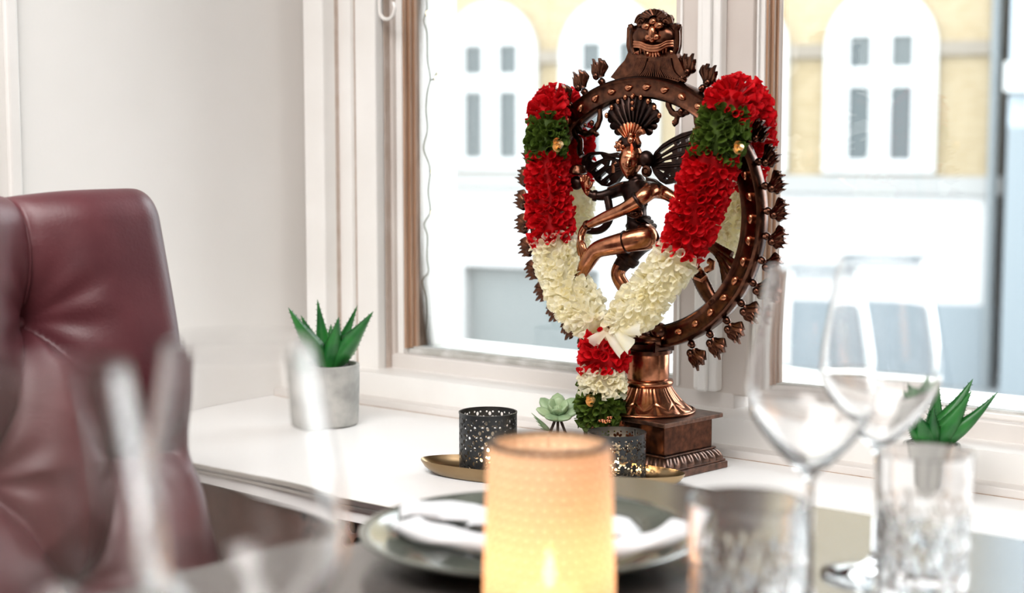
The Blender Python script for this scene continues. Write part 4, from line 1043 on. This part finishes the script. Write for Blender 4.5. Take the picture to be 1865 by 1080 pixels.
# ================================================================== PLANTS
def leaf_mesh(b, p0, p1, w_, nrm, curve=.0, thick=.35, spines=True, n=14, belly=.35):
    p0 = Vector(p0); p1 = Vector(p1); d = p1-p0; L_ = d.length; dn = d.normalized(); nrm = Vector(nrm); nrm = (nrm-dn*nrm.dot(dn)).normalized(); sd = dn.cross(nrm)
    vs = []; m_ = 7
    for k in range(n):
        t = k/(n-1); c = p0+d*t+nrm*(curve*math.sin(t*PI))
        w2 = w_/2*((1-t)**.75)*(.72+.9*t*(1-t)+.25*math.exp(-((t-belly)/.25)**2)) if t < 1 else .0002
        for q in range(m_):
            u_ = -1+2*q/(m_-1); vs.append(c+sd*(u_*w2)+nrm*((u_*u_)*w2*.55))
        for q in range(m_-2, 0, -1):
            u_ = -1+2*q/(m_-1); vs.append(c+sd*(u_*w2)+nrm*((u_*u_)*w2*.55-thick*w2*(1-u_*u_)-.0004))
    mm = 2*m_-2
    fs = [(k*mm+i, k*mm+(i+1) % mm, (k+1)*mm+(i+1) % mm, (k+1)*mm+i) for k in range(n-1) for i in range(mm)]
    b.add(vs, fs)
    if spines:
        for k in range(2, n-1):
            for sg in (0, m_-1):
                e = vs[k*mm+sg]; dr = (sd*(-1 if sg == 0 else 1)+dn*.6).normalized(); 
                b.add([e-dn*.0009, e+dn*.0009, e+nrm*.0008, e+dr*.0026], [(0, 1, 3), (1, 2, 3), (2, 0, 3)])
    return b
def pot(parent, r, h, sides=7, rot=.3, seed=3):
    # concrete cylinder cut with tall triangular facets
    tv = [Vector((r*1.13*math.cos(2*PI*k/sides+rot), r*1.13*math.sin(2*PI*k/sides+rot), h)) for k in range(sides)]
    bv = [Vector((r*.98*math.cos(2*PI*(k+.5)/sides+rot), r*.98*math.sin(2*PI*(k+.5)/sides+rot), 0)) for k in range(sides)]
    planes = []
    for k in range(sides):
        k2 = (k+1) % sides
        for A_, B_, C_ in ((tv[k], tv[k2], bv[k]), (bv[k], bv[k2], tv[k2])):
            nn = (B_-A_).cross(C_-A_).normalized(); dd = nn.dot(A_)
            if dd < 0: nn = -nn; dd = -dd
            planes.append((nn, dd))
    def fn(a, k, R_, z):
        if k < 2 or R_ < r*.88 and k > 6 or z > h*.985: return R_, z
        m_ = R_
        for nn, dd in planes:
            q = nn.x*math.cos(a)+nn.y*math.sin(a)
            if q > 1e-4: m_ = min(m_, (dd-nn.z*z)/q)
        return m_, z
    prof = [(0, 0), (r*.80, 0), (r*.86, .001)]+[(r*(.95+.05*min(1, (k/30)*1.3)), .001+(h-.002)*k/30) for k in range(1, 31)]+[(r*.99, h), (r*.90, h), (r*.89, h-.012), (0, h-.012)]
    MB().lathe(prof, 144, fn=fn).build('pot', 'concrete', parent, smooth=12)
    b = MB(); rnd = random.Random(seed); b.lathe([(r*.885, h-.012), (r*.885, h-.005), (r*.5, h-.004), (0, h-.004)], 40)
    for k in range(70):
        a = rnd.uniform(0, 2*PI); q = r*.84*math.sqrt(rnd.random()); b.ball((q*math.cos(a), q*math.sin(a), h-.004), .0016, .0016, .0014, 5, 4)
    b.build('gravel', 'soil', parent, smooth=180)
def agave(label, c, r, h, leaves, by):
    th = thing('potted_agave', label, 'plant', c)
    pot(th, r, h)
    base = Vector((0, 0, h-.006))
    for (x, y, off, wpx, curve, bx) in leaves:
        Yd = c.y-off
        tip = onplane(x, y, Vector((0, Yd, 0)), Vector((0, 1, 0)))-c
        b0 = base+Vector(((bx)*PX*.9, -off*.25, 0))
        nrm = Vector((-(tip.x)*.6, .5*off/abs(off) if off else .2, 1.0)) if False else (Vector((0, 0, 1))*abs((tip-b0).normalized().x)+Vector((0, (1 if off > 0 else -1), 0))*.8)
        leaf_mesh(MB(), b0, tip, wpx*1.35*c.y/F, nrm, curve).build('leaf', 'agave', th, smooth=180)
    return th
pc = onz(600, 773, .65)
agave('spiky green agave in a faceted concrete pot in the left corner of the shelf', pc, .0480, .0965,
      [(525, 560, .020, 36, -.004, -10), (548, 574, -.020, 26, -.003, -10), (578, 545, -.012, 24, 0, -4), (617, 577, .030, 32, 0, 4), (651, 556, -.014, 22, -.002, 8), (680, 567, .018, 38, -.004, 8), (640, 600, -.035, 28, 0, 8), (603, 590, -.03, 26, 0, 0)], 660)
pc2 = onz(1694, 912, .65)
agave('spiky green agave in a small concrete pot behind the cut-glass tumbler', pc2, .0345, .0720,
      [(1772, 690, .006, 44, -.004, 4), (1769, 712, .020, 40, -.003, 10), (1817, 714, .014, 34, -.006, 12), (1709, 690, -.02, 30, 0, 0), (1657, 735, -.01, 26, -.002, -8), (1672, 756, .032, 38, 0, -4), (1650, 770, .02, 22, 0, -12), (1735, 730, -.03, 34, 0, 4), (1700, 742, .03, 30, 0, 0)], 800)
# rosette succulent standing on the tray
ro = onz(1020, 848, .6535); ro.z = .6535
rs = thing('rosette_succulent', 'small pale green rosette succulent on twigs between the two perforated holders', 'plant', ro)
rc_ = onplane(1016, 755, Vector((0, ro.y, 0)), Vector((0, 1, 0)))-ro
for ring, (cnt, rad_, tilt, w_) in enumerate(((4, .012, 1.25, .015), (6, .021, .80, .020), (7, .030, .30, .023))):
    for k in range(cnt):
        a = 2*PI*(k+.37*ring)/cnt; dr = Vector((math.cos(a)*math.cos(tilt), math.sin(a)*math.cos(tilt), math.sin(tilt)))
        dr = Matrix.Rotation(math.radians(28), 3, 'X') @ dr
        b = MB(); p0 = rc_+dr*.003; L_ = rad_*1.0
        nrm = (Matrix.Rotation(math.radians(28), 3, 'X') @ Vector((0, 0, 1))); nrm = (nrm-dr*nrm.dot(dr)).normalized(); sd = dr.cross(nrm); vs = []; n = 9; m_ = 8
        for i in range(n):
            t = i/(n-1); w2 = w_/2*math.sin(PI*min(1, .12+.80*t))**.8*(1 if t < .98 else .3); c = p0+dr*(L_*t)+nrm*(.004*t*t)
            for q in range(m_): aa = 2*PI*q/m_; vs.append(c+sd*(w2*math.cos(aa))+nrm*(w2*.36*math.sin(aa)))
        b.add(vs, [(i*m_+q, i*m_+(q+1) % m_, (i+1)*m_+(q+1) % m_, (i+1)*m_+q) for i in range(n-1) for q in range(m_)]+[tuple((n-1)*m_+q for q in range(m_))])
        b.build('leaf', 'rosette', rs, smooth=180)
for dx_, dy_ in ((.0, .0), (.012, .006), (-.012, .004)):
    MB().tube([rc_+Vector((dx_*.2, 0, -.004)), rc_+Vector((dx_, dy_, -.03)), Vector((dx_*1.5, dy_, 0))], .0022, 6).build('stem', 'twig', rs)
for k in range(5):
    tipp = onplane(968+k*4, 752+k*7, Vector((0, ro.y, 0)), Vector((0, 1, 0)))-ro
    leaf_mesh(MB(), rc_+Vector((-.012, 0, -.022)), tipp, .006, (0, -.5, 1), 0, spines=False, n=8).build('sprig_leaf', 'rosette', rs, smooth=180)

# ================================================================== GLASSWARE
def wine_glass(label, c, scale=1.0, group='wine glasses'):
    g = thing('wine_glass', label, 'glass', c, 0, group)
    s_ = scale; tk = .0012
    outer = [(0, .0012), (.030, .0009), (.0425*s_, 0), (.043*s_, .0008), (.0425*s_, .0016), (.028*s_, .0035), (.012*s_, .008), (.0052, .016), (.0040, .03), (.0038, .060), (.0040, .095), (.0055, .102), (.012, .108), (.026, .122), (.038, .138), (.0445, .152), (.0465, .163), (.0462, .172), (.0445, .186), (.0410, .205), (.0370, .226), (.0335, .246), (.0325, .252)]
    inner = [(.0318, .252), (.0325, .246), (.0360, .226), (.0400, .205), (.0434, .186), (.0450, .172), (.0453, .163), (.0433, .1525), (.0365, .1395), (.0245, .1245), (.011, .112), (.004, .1075), (0, .1065)]
    def sm(pr, n=5):
        return [(max(0, a), b__) for a, b__ in catmull(pr, n)]
    inner = [(max(0, a+.0005) if a > 0 else 0, b__) for a, b__ in inner]; pr = sm(outer[6:], 4); pr = outer[:6]+pr+sm(inner, 4)
    cut = [(r, z) for r, z in pr]
    nb = len(outer[:5])
    # foot and stem / bowl as separate parts
    zsplit = .0985
    foot = [q for q in cut[:200] if q[1] < zsplit and q[0] >= 0]
    k = next(i for i, q in enumerate(cut) if i > 6 and q[1] >= zsplit)
    MB().lathe(cut, 72).build('glass_body', 'glass', g, smooth=180)
    return g
def at_table(x, Yd): 
    return Vector(((x-932.5)/F*Yd, Yd, TZ))
def gpos(x, y):  # foot centre pixel on table
    p = onz(x, y, TZ); p.z = TZ+.0006; return p
wine_glass('front right wine glass, directly behind the low cut-glass tumbler', gpos(1470, 1118))
wine_glass('rear right wine glass, left of the tall cut-glass tumbler', gpos(1595, 1050))
wine_glass('blurred near wine glass at lower left, right one of the two before the chair', Vector(((428-932.5)/F*.67, .67, TZ+.0006)))
wine_glass('blurred near wine glass at the left edge, left one of the two before the chair', Vector(((72-932.5)/F*.60, .60, TZ+.0006)))
def tumbler(label, c, R_, H_, cuts):
    g = thing('cut_glass_tumbler', label, 'glass', c, .2, 'cut-glass tumblers')
    nz_ = 70; prof = []
    for k in range(nz_+1): prof.append((R_*(.93+.07*k/nz_), H_*k/nz_))
    def fn(a, k, r, z):
        if not (0 < k <= nz_): return r, z
        u_ = z/H_; d = 0
        if u_ < .70:
            env = min(1, u_/.05)*min(1, (.70-u_)/.05+.0)
            n = cuts
            p1 = (a*n/(2*PI)+u_*2.2) % 1; p2 = (a*n/(2*PI)-u_*2.2) % 1
            v1 = max(0, 1-abs(p1-.5)/.22); v2 = max(0, 1-abs(p2-.5)/.22)
            d = .0017*max(v1, v2)*env
            if .40 < u_: # fan cuts
                f_ = (a*n/(2*PI)/2) % 1-.5; aa = math.atan2(u_-.36, abs(f_)*1.2+1e-4); d = max(d*.5, .0011*max(0, math.cos(aa*9))*env)
        return r-d, z
    full = [(0, 0)]+prof+[(R_-.0008, H_+.0006), (R_-.0020, H_)]+[(R_*(.93+.07*(1-k/10))-.0026-.0014*(k/10), H_*(1-.86*k/10)) for k in range(1, 11)]+[(R_*.70, H_*.125), (0, H_*.12)]
    def fn2(a, k, r, z): return fn(a, k-1, r, z) if 1 <= k <= nz_+1 and k-1 > 0 else (r, z)
    MB().lathe(full, 168, fn=fn2).build('glass_body', 'glass', g, smooth=50)
    return g
p = gpos(1355, 1191); tumbler('low wide cut-glass tumbler at the plate\'s right edge', p, .0398, .104, 14)
p = gpos(1677, 1108); tumbler('tall cut-glass tumbler before the potted agave', p, .0350, .116, 12)

# ================================================================== PLATE, NAPKIN
pcn = onz(966, 968, TZ+.020); pcn.z = TZ
pl = thing('dinner_plate', 'large dark grey-green glazed stoneware plate with raised rim', 'plate', pcn)
PR = .1415
MB().lathe([(0, .0), (.075, 0), (.080, .0015), (.105, .008), (.132, .0165), (PR-.001, .0205), (PR, .0225), (PR-.003, .0238), (.130, .0205), (.104, .0125), (.094, .0075), (.085, .0060), (0, .0060)], 110).build('dish', 'plate', pl, smooth=50)
na = thing('napkin', 'white folded napkin with loose ends lying across the dark plate', 'napkin', (pcn.x, pcn.y, TZ+.006), 0)
def strip(pts, w_, h_, name='fold'):
    c = catmull(pts, 6); n = len(c); b = MB(); vs = []
    for k in range(n):
        p_ = Vector(c[k]); q = Vector(c[min(k+1, n-1)])-Vector(c[max(k-1, 0)]); sd = Vector((-q.y, q.x, 0)).normalized()
        e = min(1, (k+.6)/2.5, (n-1-k+.6)/2.5)
        for j in range(12):
            a = 2*PI*j/12; cx_ = math.copysign(abs(math.cos(a))**.7, math.cos(a)); sx__ = math.copysign(abs(math.sin(a))**.8, math.sin(a))
            vs.append(p_+sd*(cx_*w_/2*(.7+.3*e))+Vector((0, 0, (sx__*.5+.5)*h_*e+.0015*math.sin(k*.9+j))))
    b.add(vs, [(k*12+j, k*12+(j+1) % 12, (k+1)*12+(j+1) % 12, (k+1)*12+j) for k in range(n-1) for j in range(12)]+[tuple(range(12)), tuple((n-1)*12+j for j in range(12))])
    return b.build(name, 'napkin', na, smooth=60)
strip([(-.112, .058, .014), (-.07, .060, .010), (-.02, .045, .006), (.03, .030, .005)], .045, .012)
strip([(-.110, .016, .012), (-.075, -.010, .006), (-.03, -.026, .004), (.02, -.030, .004), (.07, -.030, .006)], .030, .014)
strip([(-.05, .022, .016), (0, .012, .015), (.05, .004, .014), (.09, -.002, .010)], .050, .010)
strip([(.04, -.052, .004), (.075, -.045, .007), (.11, -.030, .012), (.128, -.018, .020)], .028, .012)

# ================================================================== FRONT CANDLE
cc = gpos(1000, 1132); 
cl = thing('amber_candle_glass', 'tall amber hobnail glass candle holder with dark rim in the foreground', 'candle holder', cc)
Yc = cc.y; CR = 226/2*Yc/F; 
Hc = onplane(1000, 806, Vector((0, Yc, 0)), Vector((0, 1, 0))).z-TZ
nz_ = 150; na_ = 300
rows = int(Hc/.0070); cols = 32
def hfn(a, k, r, z):
    i = z/Hc*rows; best = 0
    for rw in (int(i)-1, int(i), int(i)+1):
        j = a/(2*PI)*cols+(.5 if rw % 2 else 0); fj = j % 1-.5; fi = i-rw-.5
        best = max(best, 1-(fi*fi+fj*fj*1.1)/.36)
    return r+.0022*max(0, best)**.6*min(1, (Hc-z)/.004), z
prof = [(CR*(1.06-.09*(k/nz_)), .002+(Hc-.002)*k/nz_) for k in range(nz_+1)]
MB().lathe([(0, 0), (CR*1.03, 0)]+prof, na_, fn=lambda a, k, r, z: hfn(a, k, r, z) if k > 1 else (r, z)).v
b = MB().lathe([(0, 0), (CR*1.03, 0)]+prof, na_, fn=lambda a, k, r, z: hfn(a, k, r, z) if k > 1 else (r, z))
b.f = b.f[:-1]       # open at the top
gc_ = b.build('glass_cylinder', 'amber', cl, smooth=180)
at0 = gc_.data.attributes.new('knob', 'FLOAT', 'POINT')
for i_, v_ in enumerate(gc_.data.vertices):
    z_ = v_.co.z; rb_ = CR*(1.06-.09*(z_-.002)/(Hc-.002)); at0.data[i_].value = max(0, min(1, (math.hypot(v_.co.x, v_.co.y)-rb_)/.0022))
rt = CR*.97
MB().lathe([(rt-.0012, Hc-.0022), (rt+.0012, Hc-.0022), (rt+.0012, Hc+.0008), (rt-.0018, Hc+.0008)], 96, close=True).build('rim_band', 'black_metal', cl, smooth=40)['label'] = 'dark metal rim'
ca = thing('tealight', 'bright burning candle inside the amber hobnail glass', 'candle', (cc.x, cc.y, TZ+.002))
MB().lathe([(0, 0), (.024, 0), (.0245, .022), (.0238, .022), (.0235, .001), (0, .001)], 40).build('tin_cup', 'tin', ca)
MB().lathe([(0, .001), (.0234, .001), (.0234, .019), (.004, .018), (0, .018)], 40).build('wax', 'wax', ca)
MB().tube([(0, 0, .017), (0, 0, .024)], .0007, 6).build('wick', 'twig', ca)
MB().lathe([(0, .022), (.0035, .026), (.0048, .032), (.0035, .041), (.0012, .050), (0, .054)], 16).build('flame', 'flame', ca, smooth=180)
def plight(name, loc, e, r=.004):
    l = bpy.data.lights.new(name, 'POINT'); l.energy = e; l.color = (1.0, 0.74, 0.50); l.shadow_soft_size = r
    o = bpy.data.objects.new(name, l); COL.objects.link(o); o.location = loc
plight('candle_glow', (cc.x, cc.y, TZ+.045), .15, .010)
plight('candle_glow', h1.location+Vector((0, 0, .036)), .05)
plight('candle_glow', h2.location+Vector((0, 0, .036)), .05)

# ================================================================== STRING LIGHTS
sl0 = W(S_at(775, 5, .15), .15, 1.40)
sg = thing('string_lights', 'thin green fairy light cable with small warm bulbs hanging beside the left pane', 'fairy lights', sl0)
def wp(x, y, t=.15): 
    return onplane(x, y, W(0, t, 0), N)-sl0
pts = [(778, -60), (776, -20), (778, 15), (772, 38), (778, 60), (779, 110), (784, 142), (779, 165), (776, 200), (779, 235), (772, 265), (774, 280), (782, 300), (783, 320), (780, 350), (784, 385), (773, 408), (779, 430), (778, 470), (781, 495), (770, 512), (777, 540), (779, 580), (776, 612)]
MB().tube([wp(x, y) for x, y in catmull(pts, 4)], .0016, 6).build('cable', 'cable', sg)
for x, y, ex, ey in ((776, 22, 780, 24), (786, 146, 796, 143), (792, 138, 801, 131), (782, 311, 790, 313), (783, 386, 789, 388)):
    MB().tube([wp(x, y), wp(ex-3, ey)], [.0016, .0020], 8).build('bulb_socket', 'cable', sg)
    MB().ball(wp(ex, ey), .0042, .0042, .0046, 10, 8).build('bulb', 'bulb', sg, smooth=180)
